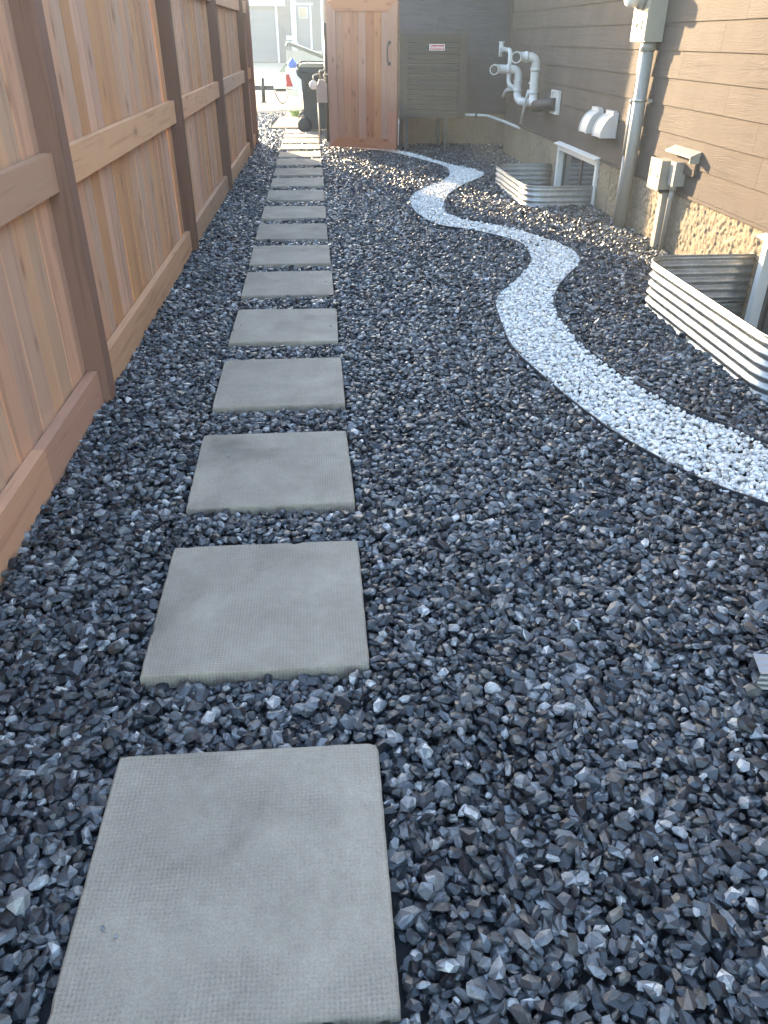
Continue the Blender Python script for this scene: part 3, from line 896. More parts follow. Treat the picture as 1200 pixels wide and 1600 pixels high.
# ------------------------------------------------------------------ corrugated window wells
def well(name, wx, y0, y1, ztop, label, rc=0.13):
    path = [(WALL + 0.0, y1, 0), (wx, y1, 0), (wx, y0, 0), (WALL + 0.0, y0, 0)]
    path = [(p.x, p.y) for p in rounded(path, rc * 1.5, 10)]
    P = np.array(path)
    Q = [P[0]]
    for a, b in zip(P[:-1], P[1:]):                    # even resampling of the straights
        k = max(1, int(np.linalg.norm(b - a) / 0.12))
        for j in range(1, k + 1):
            Q.append(a + (b - a) * j / k)
    P = np.array(Q)
    T = np.gradient(P, axis=0); T /= np.linalg.norm(T, axis=1)[:, None] + 1e-9
    Nn = np.stack([T[:, 1], -T[:, 0]], 1)
    c = np.array([(wx + WALL) / 2, (y0 + y1) / 2])
    if ((P[len(P) // 2] - c) @ Nn[len(P) // 2]) < 0:
        Nn = -Nn
    pitch = 0.0525
    zs = np.arange(-0.70, ztop - 0.012, pitch / 10)
    prof = [(0.0105 * math.cos(2 * math.pi * (z - ztop + 0.035) / pitch), z) for z in zs]
    prof += [(0.006, ztop - 0.010), (0.010, ztop - 0.004), (0.012, ztop), (0.006, ztop + 0.003), (0.0, ztop)]
    rows = []
    for d, z in prof:
        rows.append(np.concatenate([P + Nn * d, np.full((len(P), 1), z)], 1))
    vs = np.concatenate(rows)
    n = len(P)
    fs = []
    for i in range(len(rows) - 1):
        b = np.arange(n - 1) + i * n
        fs.append(np.stack([b, b + 1, b + 1 + n, b + n], 1))
    root = thing(name, (wx, (y0 + y1) / 2, -0.05), label, 'window well', 'galvanised window wells against the house')
    sh = raw_mesh('shell', vs, np.concatenate(fs), 'galv', root, True)
    so = sh.modifiers.new('thickness', 'SOLIDIFY'); so.thickness = 0.0025
    for yy in (y0, y1):
        s = 1 if yy == y0 else -1
        mb = MB(); mb.box((WALL - 0.006, yy - (0.055 if s > 0 else -0.004), -0.70), (WALL - 0.002, yy + (-0.004 if s > 0 else 0.055), ztop + 0.002))
        fl = mb.build('flange', 'galv', root)
        mb = MB()
        for z in np.arange(ztop - 0.05, -0.3, -0.0525):
            mb.lathe((WALL - 0.06, yy + s * 0.012, z), 'y', [(0, 0.008), (s * 0.006, 0.006)], 8)
        bo = mb.build('bolts', 'brass', root)
        bo['kind'] = 'stuff'
    return root
well('window_well', *WELLS[0], 0.255, 'corrugated galvanised window well nearest the camera, below the utility box')
well('window_well', *WELLS[1], 0.170, 'smaller looking corrugated galvanised window well below the dryer vents, with one sunlit corner')

# ------------------------------------------------------------------ gate
GA = math.atan2(12.385 - 12.83, 1.193 - 0.236)
GW, GH = 1.055, 1.835
gate = thing('garden_gate', (0.236, 12.83, 0.045), 'open knotty cedar gate with a black pull handle, swung in front of the cooling unit', 'gate')
gate.rotation_euler = (0, 0, GA)
WL[gate.name] = (0, 0, 0)                              # gate parts are given in the gate's own frame; -y faces the camera
SW = 0.135
def gp(mb, nm, mt, o, b=0.003):
    return mb.build(nm, mt, gate, o, b)
mb = MB(); mb.prism([(0, 0), (SW, SW), (SW, GH - SW), (0, GH)], 'y', -0.030, 0.0); gp(mb, 'stile', 'gate_z', (0, 0, 0.01))
mb = MB(); mb.prism([(GW, 0), (GW - SW, SW), (GW - SW, 0.50), (GW, 0.50)], 'y', -0.030, 0.0); gp(mb, 'stile', 'gate_z', (GW, 0, 0.01))['label'] = 'redder lower length of the gate stile'
mb = MB(); mb.prism([(GW, 0.503), (GW - SW, 0.503), (GW - SW, GH - SW), (GW, GH)], 'y', -0.032, 0.0); gp(mb, 'stile', 'gate_z', (GW, 0, 0.55))
mb = MB(); mb.prism([(0.002, 0), (GW - 0.002, 0), (GW - SW - 0.002, SW), (SW + 0.002, SW)], 'y', -0.031, 0.0); gp(mb, 'rail', 'gate_x', (0, 0, 0.01))
mb = MB(); mb.prism([(0.002, GH), (GW - 0.002, GH), (GW - SW - 0.002, GH - SW), (SW + 0.002, GH - SW)], 'y', -0.031, 0.0); gp(mb, 'rail', 'gate_x', (0, 0, GH))
nbd = 7
bw = (GW - 2 * SW + 0.02) / nbd
for i in range(nbd):
    a = SW - 0.01 + i * bw
    mb = MB(); mb.box((a + 0.0012, -0.014 + random.uniform(-0.001, 0.001), SW - 0.01), (a + bw - 0.0012, 0.006, GH - SW + 0.01)); gp(mb, 'board', 'gate_z', (a, 0, 0.02), 0.0035)
mb = MB(); mb.box((0.0, 0.008, 0.02), (0.09, 0.045, GH - 0.02)); mb.box((GW - 0.09, 0.008, 0.02), (GW, 0.045, GH - 0.02)); mb.box((0.09, 0.009, 0.03), (GW - 0.09, 0.044, 0.12)); mb.box((0.09, 0.009, GH - 0.12), (GW - 0.09, 0.044, GH - 0.03)); mb.box((0.09, 0.009, 0.85), (GW - 0.09, 0.044, 0.95))
gp(mb, 'back_frame', 'gate_x', (0, 0, 0))
hx = GW - 0.115
mb = MB()
mb.tube(rounded([(hx, -0.033, 1.095), (hx, -0.085, 1.095), (hx - 0.012, -0.09, 1.21), (hx, -0.085, 1.325), (hx, -0.033, 1.325)], 0.04), 0.0085, 12)
mb.lathe((hx, -0.031, 1.085), 'y', [(0, 0.026), (-0.008, 0.022)], 14); mb.lathe((hx, -0.031, 1.335), 'y', [(0, 0.026), (-0.008, 0.022)], 14)
gp(mb, 'handle', 'black_metal', (hx, 0, 1.2), 0)
mb = MB(); mb.box((GW - 0.02, 0.046, 0.33), (GW + 0.012, 0.062, 0.375)); mb.tube([(GW - 0.004, 0.07, 0.05), (GW - 0.004, 0.07, 0.40)], 0.007, 8); gp(mb, 'drop_bolt', 'badge_white', (GW, 0, 0.3), 0)
for z in (0.25, 1.55):
    mb = MB(); mb.box((-0.03, 0.046, z), (0.16, 0.050, z + 0.045)); mb.tube([(-0.012, 0.05, z - 0.01), (-0.012, 0.05, z + 0.055)], 0.009, 8); gp(mb, 'hinge', 'black_metal', (0, 0, z), 0)

# ------------------------------------------------------------------ cooling unit
ax0, ax1, ay0, ay1, az0, az1 = 1.235, 2.195, 12.52, 13.38, 0.465, 1.49
ac = thing('air_conditioner', (1.7, 12.95, -0.03), 'dark grey louvred outdoor cooling unit on legs with a red badge, behind the gate', 'air conditioner')
mb = MB(); mb.box((ax0 + 0.03, ay0 + 0.03, az0 + 0.03), (ax1 - 0.03, ay1 - 0.03, az1 - 0.04)); mb.build('core', 'ac_metal', ac)
for (x, y) in ((ax0, ay0), (ax1 - 0.11, ay0), (ax0, ay1 - 0.11), (ax1 - 0.11, ay1 - 0.11)):
    MB().box((x, y, az0 + 0.04), (x + 0.11, y + 0.11, az1 - 0.05)).build('corner_post', 'ac_metal', ac, bevel=0.02, seg=3)
mb = MB(); mb.box((ax0 - 0.004, ay0 - 0.004, az1 - 0.055), (ax1 + 0.004, ay1 + 0.004, az1)); mb.build('top_cover', 'ac_metal', ac, bevel=0.014, seg=2)
mb = MB(); mb.box((ax0 - 0.002, ay0 - 0.002, az0), (ax1 + 0.002, ay1 + 0.002, az0 + 0.045)); mb.build('base_pan', 'ac_metal', ac, bevel=0.01, seg=2)
lz = az0 + 0.075
sl = None
while lz < az1 - 0.07:
    for side in ('y', 'x'):
        mb = MB()
        if side == 'y':
            mb.prism([(ay0 + 0.028, lz), (ay0 + 0.004, lz + 0.006), (ay0 + 0.006, lz + 0.012), (ay0 + 0.03, lz + 0.024)], 'x', ax0 + 0.112, ax1 - 0.112)
            mb.build('slat', 'ac_fin', ac, (ax0, ay0, lz))
        else:
            mb.prism([(ax0 + 0.028, lz), (ax0 + 0.004, lz + 0.006), (ax0 + 0.006, lz + 0.012), (ax0 + 0.03, lz + 0.024)], 'y', ay0 + 0.112, ay1 - 0.112)
            mb.build('slat', 'ac_fin', ac, (ax0, ay0, lz))
    lz += 0.0635
mb = MB()
for k in range(5):                                     # vertical wires of the guard
    x = ax0 + 0.2 + k * 0.14
    mb.box((x, ay0 + 0.001, az0 + 0.05), (x + 0.005, ay0 + 0.0045, az1 - 0.06))
mb.build('guard_wires', 'ac_metal', ac)
for (x, y) in ((ax0 + 0.09, ay0 + 0.04), (ax1 - 0.29, ay0 + 0.04), (ax0 + 0.09, ay1 - 0.1), (ax1 - 0.29, ay1 - 0.1)):
    m2 = MB(); m2.box((x, y, -0.03), (x + 0.05, y + 0.05, az0 - 0.03)); m2.box((x - 0.03, y - 0.03, -0.035), (x + 0.08, y + 0.08, -0.012)); m2.build('leg', 'ac_fin', ac, bevel=0.004)
for y in (ay0 + 0.045, ay1 - 0.095):
    MB().box((ax0 + 0.01, y, az0 - 0.03), (ax1 - 0.01, y + 0.04, az0 - 0.001)).build('stand_rail', 'ac_metal', ac)
bx, bz = 1.756, 1.327
bd = MB().box((bx - 0.108, ay0 - 0.008, bz - 0.037), (bx + 0.108, ay0 + 0.002, bz + 0.037)).build('badge', 'badge_white', ac, (bx, ay0, bz), 0.004, 2)
MB().box((bx - 0.101, ay0 - 0.0105, bz - 0.030), (bx + 0.101, ay0 - 0.0085, bz + 0.030)).build('badge_face', 'badge_red', bd, (bx, ay0, bz))
def lettering(txt, size, mat, parent, loc, rot):
    cu = bpy.data.curves.new('lettering', 'FONT')
    cu.body = txt; cu.size = size; cu.align_x = 'CENTER'; cu.align_y = 'CENTER'; cu.extrude = 0.0006; cu.offset = 0.0006
    tmp = bpy.data.objects.new('tmp', cu)
    COL.objects.link(tmp)
    dg = bpy.context.evaluated_depsgraph_get()
    me = bpy.data.meshes.new_from_object(tmp.evaluated_get(dg))
    bpy.data.objects.remove(tmp)
    bpy.data.curves.remove(cu)
    ob = bpy.data.objects.new('lettering', me)
    me.materials.clear(); me.materials.append(M[mat])
    COL.objects.link(ob)
    ob.parent = parent
    ob.location = Vector(loc) - Vector(WL[parent.name])
    ob.rotation_euler = rot
    return ob
lettering('Goodman', 0.050, 'badge_white', bd, (bx, ay0 - 0.0115, bz + 0.001), (R(90), 0, 0))
# condensate line
cl = thing('drain_pipe', (2.5, 12.3, 0.45), 'thin white horizontal pipe running from the cooling unit to the wall', 'pipe')
MB().tube(rounded([(2.20, 12.62, 0.475), (2.52, 12.50, 0.475), (2.66, 11.9, 0.44), (2.83, 11.55, 0.38)], 0.1), 0.019, 12).build('pipe', 'pvc', cl)
MB().tube([(2.36, 12.56, 0.475), (2.39, 12.549, 0.475)], 0.0225, 12).build('coupling', 'rubber', cl)

# ------------------------------------------------------------------ plastic vent pipes on the wall
def pipe_thing(label, path, r, mouth, collars, bend=0.09):
    t = thing('vent_pipe', path[0], label, 'vent pipe', 'white plastic vent pipes on the shaded wall')
    pts = rounded(path, bend, 7)
    MB().tube(pts, r, 20, cap=False).build('pipe', 'pvc', t)
    for (a, b) in collars:
        MB().tube([a, b], r * 1.13, 20).build('collar', 'pvc', t)
    if mouth:
        a, b = Vector(mouth[0]), Vector(mouth[1])
        d = (b - a).normalized()
        u_ = d.cross(Vector((0, 0, 1))).normalized(); w_ = d.cross(u_)
        mb = MB()
        rings = [[mb.bm.verts.new(c + q * (math.cos(k * math.pi / 12) * u_ + math.sin(k * math.pi / 12) * w_)) for k in range(24)]
                 for c, q in ((a, r * 1.02), (a, r * 1.17), (b, r * 1.17), (b, r * 0.98), (b - d * 0.012, r * 0.92))]
        for p_, q_ in zip(rings[:-1], rings[1:]):
            for k in range(24):
                mb.bm.faces.new((p_[k], p_[(k + 1) % 24], q_[(k + 1) % 24], q_[k]))
        mb.build('mouth', 'pvc', t)
        MB().tube([b - d * 0.016, b - d * 0.011], r * 0.94, 24).build('shade_disc', 'rubber', t)  # dark disc put in for the shade inside the pipe
    return t
# right pipe: leaves the wall plate, rises, turns out and ends in an open mouth
pr_ = 0.052
pth = [(2.82, 10.15, 0.755), (2.66, 10.30, 0.735), (2.66, 10.45, 0.80), (2.66, 10.45, 1.245), (2.435, 10.47, 1.25), (2.395, 10.36, 1.247)]
pipe_thing('larger white vent pipe nearest the square wall plate, rising to an open mouth', pth, pr_, ((2.412, 10.40, 1.248), (2.385, 10.32, 1.246)),
           [((2.66, 10.45, 0.86), (2.66, 10.45, 0.90)), ((2.66, 10.45, 1.10), (2.66, 10.45, 1.14)), ((2.56, 10.459, 1.247), (2.52, 10.463, 1.248))], 0.085)
pth = [(2.82, 11.0, 0.74), (2.67, 11.06, 0.735), (2.66, 11.28, 0.78), (2.66, 11.30, 1.095), (2.36, 11.32, 1.10), (2.32, 11.21, 1.097)]
pipe_thing('middle white vent pipe with an open round mouth, left of the larger one', pth, 0.051, ((2.337, 11.25, 1.098), (2.31, 11.17, 1.096)),
           [((2.66, 11.288, 0.84), (2.66, 11.29, 0.88)), ((2.66, 11.295, 0.95), (2.66, 11.296, 0.975)), ((2.54, 11.308, 1.097), (2.50, 11.311, 1.098))], 0.085)
t = thing('vent_pipe', (2.8, 11.9, 0.8), 'thin white pipe topped by a small tee, farthest left against the wall', 'vent pipe', 'white plastic vent pipes on the shaded wall')
MB().tube(rounded([(2.80, 11.72, 0.86), (2.67, 11.78, 0.88), (2.66, 11.86, 0.95), (2.66, 11.86, 1.30), (2.655, 12.38, 1.305)], 0.09, 7), 0.030, 16).build('pipe', 'pvc', t)
MB().tube([(2.655, 12.45, 1.215), (2.655, 12.45, 1.395)], 0.033, 16).build('tee', 'pvc', t)
MB().tube([(2.655, 12.45, 1.385), (2.655, 12.45, 1.40)], 0.042, 16).build('cap', 'pvc', t)
MB().tube([(2.655, 12.24, 1.305), (2.655, 12.30, 1.305)], 0.034, 16).build('collar', 'pvc', t)
MB().tube(rounded([(2.72, 11.70, 0.86), (2.665, 11.98, 0.83), (2.66, 12.10, 0.745)], 0.08, 6), 0.026, 14).build('elbow', 'pvc', t)
pl = thing('wall_plate', (2.79, 9.9, 0.78), 'square white wall plate where the larger vent pipe enters the siding', 'wall plate')
mb = MB(); mb.box((2.765, 9.72, 0.69), (2.797, 9.735, 0.93)); mb.box((2.765, 9.735, 0.915), (2.797, 10.02, 0.93)); mb.box((2.765, 9.735, 0.69), (2.797, 10.02, 0.705)); mb.box((2.765, 10.02, 0.69), (2.797, 10.035, 0.93))
mb.build('frame', 'pvc', pl, bevel=0.003)
MB().box((2.785, 9.74, 0.706), (2.796, 10.015, 0.914)).build('plate', 'pvc', pl)
MB().tube(rounded([(2.79, 9.88, 0.79), (2.70, 10.02, 0.78), (2.655, 10.28, 0.74)], 0.12, 6), 0.066, 18).build('rubber_boot', 'rubber', pl)
# hose tap and its thin line
tp = thing('garden_tap', (2.79, 10.75, 0.85), 'small metal garden tap between the two large vent pipes', 'tap')
MB().tube([(2.81, 10.75, 0.88), (2.68, 10.75, 0.88)], 0.014, 12).build('body', 'brass', tp)
MB().tube([(2.70, 10.75, 0.88), (2.69, 10.75, 0.97)], 0.012, 12).build('stem', 'brass', tp)
mb = MB(); mb.tube([(2.69, 10.70, 0.965), (2.69, 10.80, 0.965)], 0.013, 10); mb.build('handle', 'vinyl', tp)
MB().tube(rounded([(2.68, 10.76, 0.88), (2.66, 10.77, 0.84), (2.655, 10.90, 0.52)], 0.03), [0.015] * 9, 12).build('spout', 'pvc', tp) if False else MB().tube([(2.675, 10.75, 0.89), (2.66, 10.78, 0.80), (2.655, 10.92, 0.50)], [0.018, 0.016, 0.020], 12).build('spout', 'pvc', tp)

# ------------------------------------------------------------------ dryer vents
def vent(yc, label):
    t = thing('dryer_vent', (WALL, yc, 0.63), label, 'dryer vent', 'white curved dryer vents on the siding')
    y0, y1 = yc - 0.12, yc + 0.12
    zt, zb = 0.835, 0.645
    outer = [(0.0, zt)] + [(-0.135 * math.sin(R(a)), zb + 0.01 + (zt - zb - 0.01) * math.cos(R(a))) for a in range(12, 91, 9)] + [(-0.135, zb), (0.0, zb)]
    MB().prism([(WALL - 0.006 + u, v) for u, v in outer], 'y', y0 + 0.012, y1 - 0.012).build('hood', 'hood', t, bevel=0.004)
    for y in (y0, y1 - 0.014):
        oo = [(0.0, zt + 0.006)] + [(-0.143 * math.sin(R(a)), zb + 0.01 + (zt + 0.006 - zb - 0.01) * math.cos(R(a))) for a in range(12, 91, 9)] + [(-0.143, zb - 0.004), (0.0, zb - 0.004)]
        MB().prism([(WALL - 0.006 + u, v) for u, v in oo], 'y', y, y + 0.014).build('cheek', 'hood', t)
    mb = MB(); mb.box((WALL - 0.045, y0 + 0.015, zt - 0.004), (WALL - 0.004, y1 - 0.015, zt + 0.03)); mb.build('top_flange', 'hood', t, bevel=0.007, seg=2)
    MB().box((WALL - 0.005, y0 - 0.015, zb - 0.006), (WALL - 0.001, y1 + 0.015, zt + 0.02)).build('back_plate', 'hood', t)
vent(8.34, 'white curved dryer vent farther from the meter pipes, left of its twin')
vent(7.91, 'white curved dryer vent closer to the meter pipes, right of its twin')

# ------------------------------------------------------------------ electric meter and its conduits
em = thing('electric_meter', (WALL, 7.2, 1.41), 'grey electric meter box with a round glass meter, above the grey conduits', 'electric meter')
MB().box((WALL - 0.145, 7.03, 1.415), (WALL - 0.002, 7.36, 2.05)).build('box', 'beige_metal', em, bevel=0.006, seg=2)
MB().box((WALL - 0.152, 7.04, 1.425), (WALL - 0.146, 7.35, 1.64)).build('cover', 'beige_metal', em, bevel=0.002)
mb = MB(); mb.lathe((WALL - 0.147, 7.20, 1.735), 'x', [(0, 0.102), (-0.03, 0.102), (-0.032, 0.094), (-0.05, 0.094)], 28); mb.build('collar', 'conduit', em)
mb = MB(); mb.lathe((WALL - 0.197, 7.20, 1.735), 'x', [(0, 0.088), (-0.06, 0.085), (-0.082, 0.074), (-0.090, 0.0)], 28); mb.build('meter_glass', 'vinyl', em)
mb = MB(); mb.box((WALL - 0.158, 7.12, 1.50), (WALL - 0.152, 7.15, 1.56)); mb.lathe((WALL - 0.153, 7.24, 1.53), 'x', [(0, 0.015), (-0.008, 0.012)], 12); mb.build('seal', 'rubber', em)
cd = thing('conduit', (WALL - 0.075, 7.11, -0.03), 'thick grey electrical conduit running straight down from the meter box', 'conduit')
MB().tube([(WALL - 0.075, 7.12, 1.416), (WALL - 0.075, 7.12, -0.06)], 0.052, 24).build('pipe', 'conduit', cd)
MB().tube([(WALL - 0.075, 7.12, 1.416), (WALL - 0.075, 7.12, 1.35)], 0.059, 24).build('collar', 'conduit', cd)
mb = MB(); mb.tube([(WALL - 0.075, 7.12, 0.985), (WALL - 0.075, 7.12, 1.01)], 0.056, 24); mb.box((WALL - 0.03, 7.02, 0.986), (WALL - 0.003, 7.06, 1.009)); mb.build('strap', 'brass', cd)
c2 = thing('conduit', (WALL - 0.05, 7.255, -0.03), 'thin grey conduit with a thicker middle sleeve, left of the thick one', 'conduit')
MB().tube([(WALL - 0.07, 7.265, 1.416), (WALL - 0.07, 7.265, 0.97)], 0.017, 14).build('upper_pipe', 'conduit', c2)
MB().tube([(WALL - 0.07, 7.265, 0.985), (WALL - 0.07, 7.265, 0.56)], 0.034, 18).build('sleeve', 'conduit', c2)
MB().tube([(WALL - 0.07, 7.262, 0.565), (WALL - 0.07, 7.262, -0.06)], 0.027, 16).build('lower_pipe', 'conduit', c2)
MB().tube([(WALL - 0.07, 7.265, 0.965), (WALL - 0.07, 7.265, 0.998)], 0.037, 18).build('collar', 'conduit', c2)

# ------------------------------------------------------------------ utility boxes in the sun
ub = thing('utility_box', (WALL, 6.41, 0.4), 'beige utility box on the sunlit foundation with grey conduit below', 'utility box')
MB().box((WALL - 0.125, 6.31, 0.425), (WALL + 0.004, 6.52, 0.63)).build('box', 'beige_metal', ub, bevel=0.006, seg=2)
MB().box((WALL - 0.134, 6.302, 0.415), (WALL - 0.124, 6.528, 0.638)).build('cover', 'beige_metal', ub, bevel=0.004, seg=2)
mb = MB(); mb.box((WALL - 0.138, 6.50, 0.50), (WALL - 0.133, 6.515, 0.56)); mb.lathe((WALL - 0.133, 6.36, 0.52), 'x', [(0, 0.012), (-0.007, 0.009)], 10); mb.build('latch', 'brass', ub)
MB().box((WALL - 0.10, 6.32, 0.40), (WALL - 0.0, 6.51, 0.424)).build('gland', 'rubber', ub)
MB().box((WALL - 0.075, 6.33, -0.06), (WALL - 0.005, 6.40, 0.42)).build('conduit', 'conduit', ub, bevel=0.012, seg=2)
u2 = thing('junction_box', (WALL, 6.2, 0.45), 'small grey junction box right of the beige utility box', 'junction box')
MB().box((WALL - 0.085, 6.15, 0.47), (WALL + 0.004, 6.25, 0.64)).build('box', 'conduit', u2, bevel=0.008, seg=2)
MB().tube([(WALL - 0.045, 6.22, 0.475), (WALL - 0.045, 6.235, 0.36), (WALL - 0.04, 6.25, -0.06)], 0.020, 14).build('conduit', 'conduit', u2)
MB().tube([(WALL - 0.045, 6.22, 0.474), (WALL - 0.045, 6.222, 0.43)], 0.026, 14).build('collar', 'conduit', u2)
vh = thing('outlet_hood', (WALL, 6.18, 0.6), 'taupe mounting block with a sloped cap above the utility box', 'wall block')
MB().box((WALL - 0.020, 5.97, 0.565), (WALL + 0.004, 6.40, 0.700)).build('block', 'siding_y', vh, bevel=0.003)
MB().hexa([(WALL - 0.075, 5.95, 0.690), (WALL - 0.002, 5.95, 0.700), (WALL - 0.002, 6.42, 0.700), (WALL - 0.075, 6.42, 0.690),
           (WALL - 0.075, 5.95, 0.704), (WALL - 0.002, 5.95, 0.735), (WALL - 0.002, 6.42, 0.735), (WALL - 0.075, 6.42, 0.704)]).build('cap', 'beige_metal', vh, bevel=0.002)
MB().box((WALL - 0.075, 5.95, 0.655), (WALL - 0.004, 5.962, 0.695)).build('end_cap', 'beige_metal', vh)

# ------------------------------------------------------------------ downspout end in the foreground
ds = thing('downspout', (1.1, 1.45, 0.0), 'ribbed silver downspout end lying on the gravel at the right edge', 'downspout')
def dsp(w, h, rib):
    out = []
    for (ax_, ay_, bx_, by_) in ((-w, -h, w, -h), (w, -h, w, h), (w, h, -w, h), (-w, h, -w, -h)):
        l = math.hypot(bx_ - ax_, by_ - ay_)
        nx, ny = (by_ - ay_) / l, -(bx_ - ax_) / l
        n = max(3, round(l / 0.024))
        for k in range(n * 6):
            t = k / (n * 6)
            d = -rib * (0.5 - 0.5 * math.cos(2 * math.pi * t * n))
            out.append((ax_ + (bx_ - ax_) * t + nx * d, ay_ + (by_ - ay_) * t + ny * d))
    return out
bm = bmesh.new()
A, B = dsp(0.0385, 0.027, 0.0016), dsp(0.0365, 0.025, 0.0016)
ca, sa = math.cos(R(-13)), math.sin(R(-13))
ringv = []
for (prof, t, dz) in ((B, 1.5, 0.09), (B, 0.0, 0), (A, 0.0, 0), (A, 1.72, 0.10)):
    ringv.append([bm.verts.new((1.092 + t * ca - u * sa, 1.424 + t * sa + u * ca, 0.024 + v + dz)) for u, v in prof])
n = len(A)
for a, b in zip(ringv[:-1], ringv[1:]):
    for k in range(n):
        bm.faces.new((a[k], a[(k + 1) % n], b[(k + 1) % n], b[k]))
mb = MB(); mb.bm.free(); mb.bm = bm
mb.build('spout', 'bright_metal', ds)
MB().box((2.735, 1.00, 0.09), (2.797, 1.075, 2.7)).build('leader', 'galv', ds, bevel=0.008)

# ------------------------------------------------------------------ gas meter and riser on the garage side
gm = thing('gas_meter', (0.15, 13.9, 0.5), 'grey gas meter with a pale round regulator beside the open gate', 'gas meter')
MB().box((0.06, 13.86, 0.56), (0.225, 14.02, 0.80)).build('body', 'grey_metal', gm, bevel=0.03, seg=3)
MB().prism([(0.065, 0.79), (0.22, 0.79), (0.185, 0.875), (0.10, 0.875)], 'y', 13.87, 14.01).build('head', 'grey_metal', gm, bevel=0.01)
mb = MB(); mb.lathe((0.01, 13.90, 0.80), 'y', [(0, 0.03), (0.01, 0.062), (0.045, 0.065), (0.055, 0.03), (0.10, 0.03)], 18); mb.build('regulator', 'vinyl', gm)
MB().tube(rounded([(0.115, 13.94, 0.87), (0.115, 13.94, 1.0), (0.20, 13.94, 1.0), (0.20, 13.94, 1.10)], 0.03), 0.014, 10).build('pipe', 'brass', gm)
MB().tube(rounded([(0.18, 13.94, 0.87), (0.18, 13.94, 0.95), (0.315, 13.94, 0.95)], 0.03), 0.014, 10).build('pipe', 'brass', gm)
MB().tube(rounded([(0.01, 13.95, 0.80), (0.01, 13.97, 0.93), (0.115, 13.94, 0.96)], 0.03), 0.012, 10).build('pipe', 'brass', gm)
MB().tube(rounded([(0.08, 13.94, 0.56), (0.08, 13.94, -0.06)], 0.03), 0.014, 10).build('pipe', 'brass', gm)
rs = thing('riser_pipe', (0.235, 14.1, 0), 'vertical pipe with black lower and white upper part left of the gate', 'pipe')
MB().tube([(0.222, 14.1, -0.05), (0.222, 14.1, 1.63)], 0.027, 14).build('lower_pipe', 'black_metal', rs)
MB().tube([(0.222, 14.1, 1.63), (0.222, 14.1, 2.95)], 0.023, 14).build('upper_pipe', 'vinyl', rs)

# ------------------------------------------------------------------ wheeled bins
def bin_body(t, cx, cy, w, d, h):
    b, tp_ = 0.80, 1.0
    def ring(z, s):
        return [(cx - w / 2 * s, cy - d / 2 * s, z), (cx + w / 2 * s, cy - d / 2 * s, z), (cx + w / 2 * s, cy + d / 2 * s, z), (cx - w / 2 * s, cy + d / 2 * s, z)]
    MB().hexa(ring(0.03, b) + ring(h, tp_)).build('body', 'bin', t, bevel=0.03, seg=3)
    mb = MB(); mb.box((cx - w / 2 - 0.018, cy - d / 2 - 0.018, h - 0.07), (cx + w / 2 + 0.018, cy + d / 2 + 0.018, h)); mb.build('rim', 'bin', t, bevel=0.012, seg=2)
    for s in (-1, 1):
        mb = MB(); mb.lathe((cx - w / 2 * b - 0.015, cy + s * (d / 2 * b - 0.0) - 0.03, 0.10), 'y', [(0, 0.05), (0.005, 0.125), (0.055, 0.125), (0.06, 0.05)], 20); mb.build('wheel', 'rubber', t)
    MB().tube([(cx - w / 2 - 0.05, cy - d / 2 + 0.06, h - 0.08), (cx - w / 2 - 0.05, cy + d / 2 - 0.06, h - 0.08)], 0.02, 10).build('handle', 'bin', t)
    mb = MB()
    for s in (-1, 1):
        mb.prism([(cx - w / 2 - 0.075, h - 0.05), (cx - w / 2 + 0.02, h - 0.01), (cx - w / 2 + 0.02, h - 0.20), (cx - w / 2 - 0.055, h - 0.13)], 'y', cy + s * (d / 2 - 0.07) - 0.02, cy + s * (d / 2 - 0.07) + 0.02)
    mb.build('handle_bracket', 'bin', t)
b1 = thing('wheeled_bin', (0.04, 15.75, -0.03), 'dark wheeled rubbish bin with closed lid beside the sunlit pavers', 'wheeled bin')
bin_body(b1, 0.045, 15.75, 0.50, 0.56, 1.0)
MB().prism([(-0.235, 1.003), (0.315, 1.003), (0.315, 1.03), (0.20, 1.06), (-0.10, 1.065), (-0.21, 1.045)], 'y', 15.445, 16.055).build('lid', 'bin_lid', b1, bevel=0.012, seg=2)
b2 = thing('wheeled_bin', (0.05, 17.1, -0.03), 'second dark wheeled bin behind with its lid propped half open', 'wheeled bin')
bin_body(b2, 0.045, 17.2, 0.52, 0.60, 1.05)
th = R(-20.5)
L_ = 0.80
lo = Matrix.Rotation(-th, 3, 'Y')
mb = MB(); mb.prism([(0.31 - L_, 1.065), (0.31, 1.065), (0.31, 1.095), (0.10, 1.125), (0.31 - L_ + 0.05, 1.12), (0.31 - L_, 1.10)], 'y', 16.87, 17.53)
mb.box((0.31 - L_ - 0.02, 16.86, 1.03), (0.31 - L_ + 0.015, 17.54, 1.10))
bmesh.ops.rotate(mb.bm, verts=mb.bm.verts, cent=(0.31, 17.2, 1.07), matrix=Matrix.Rotation(R(19.5), 3, 'Y'))
mb.build('lid', 'bin_lid', b2, bevel=0.012, seg=2)

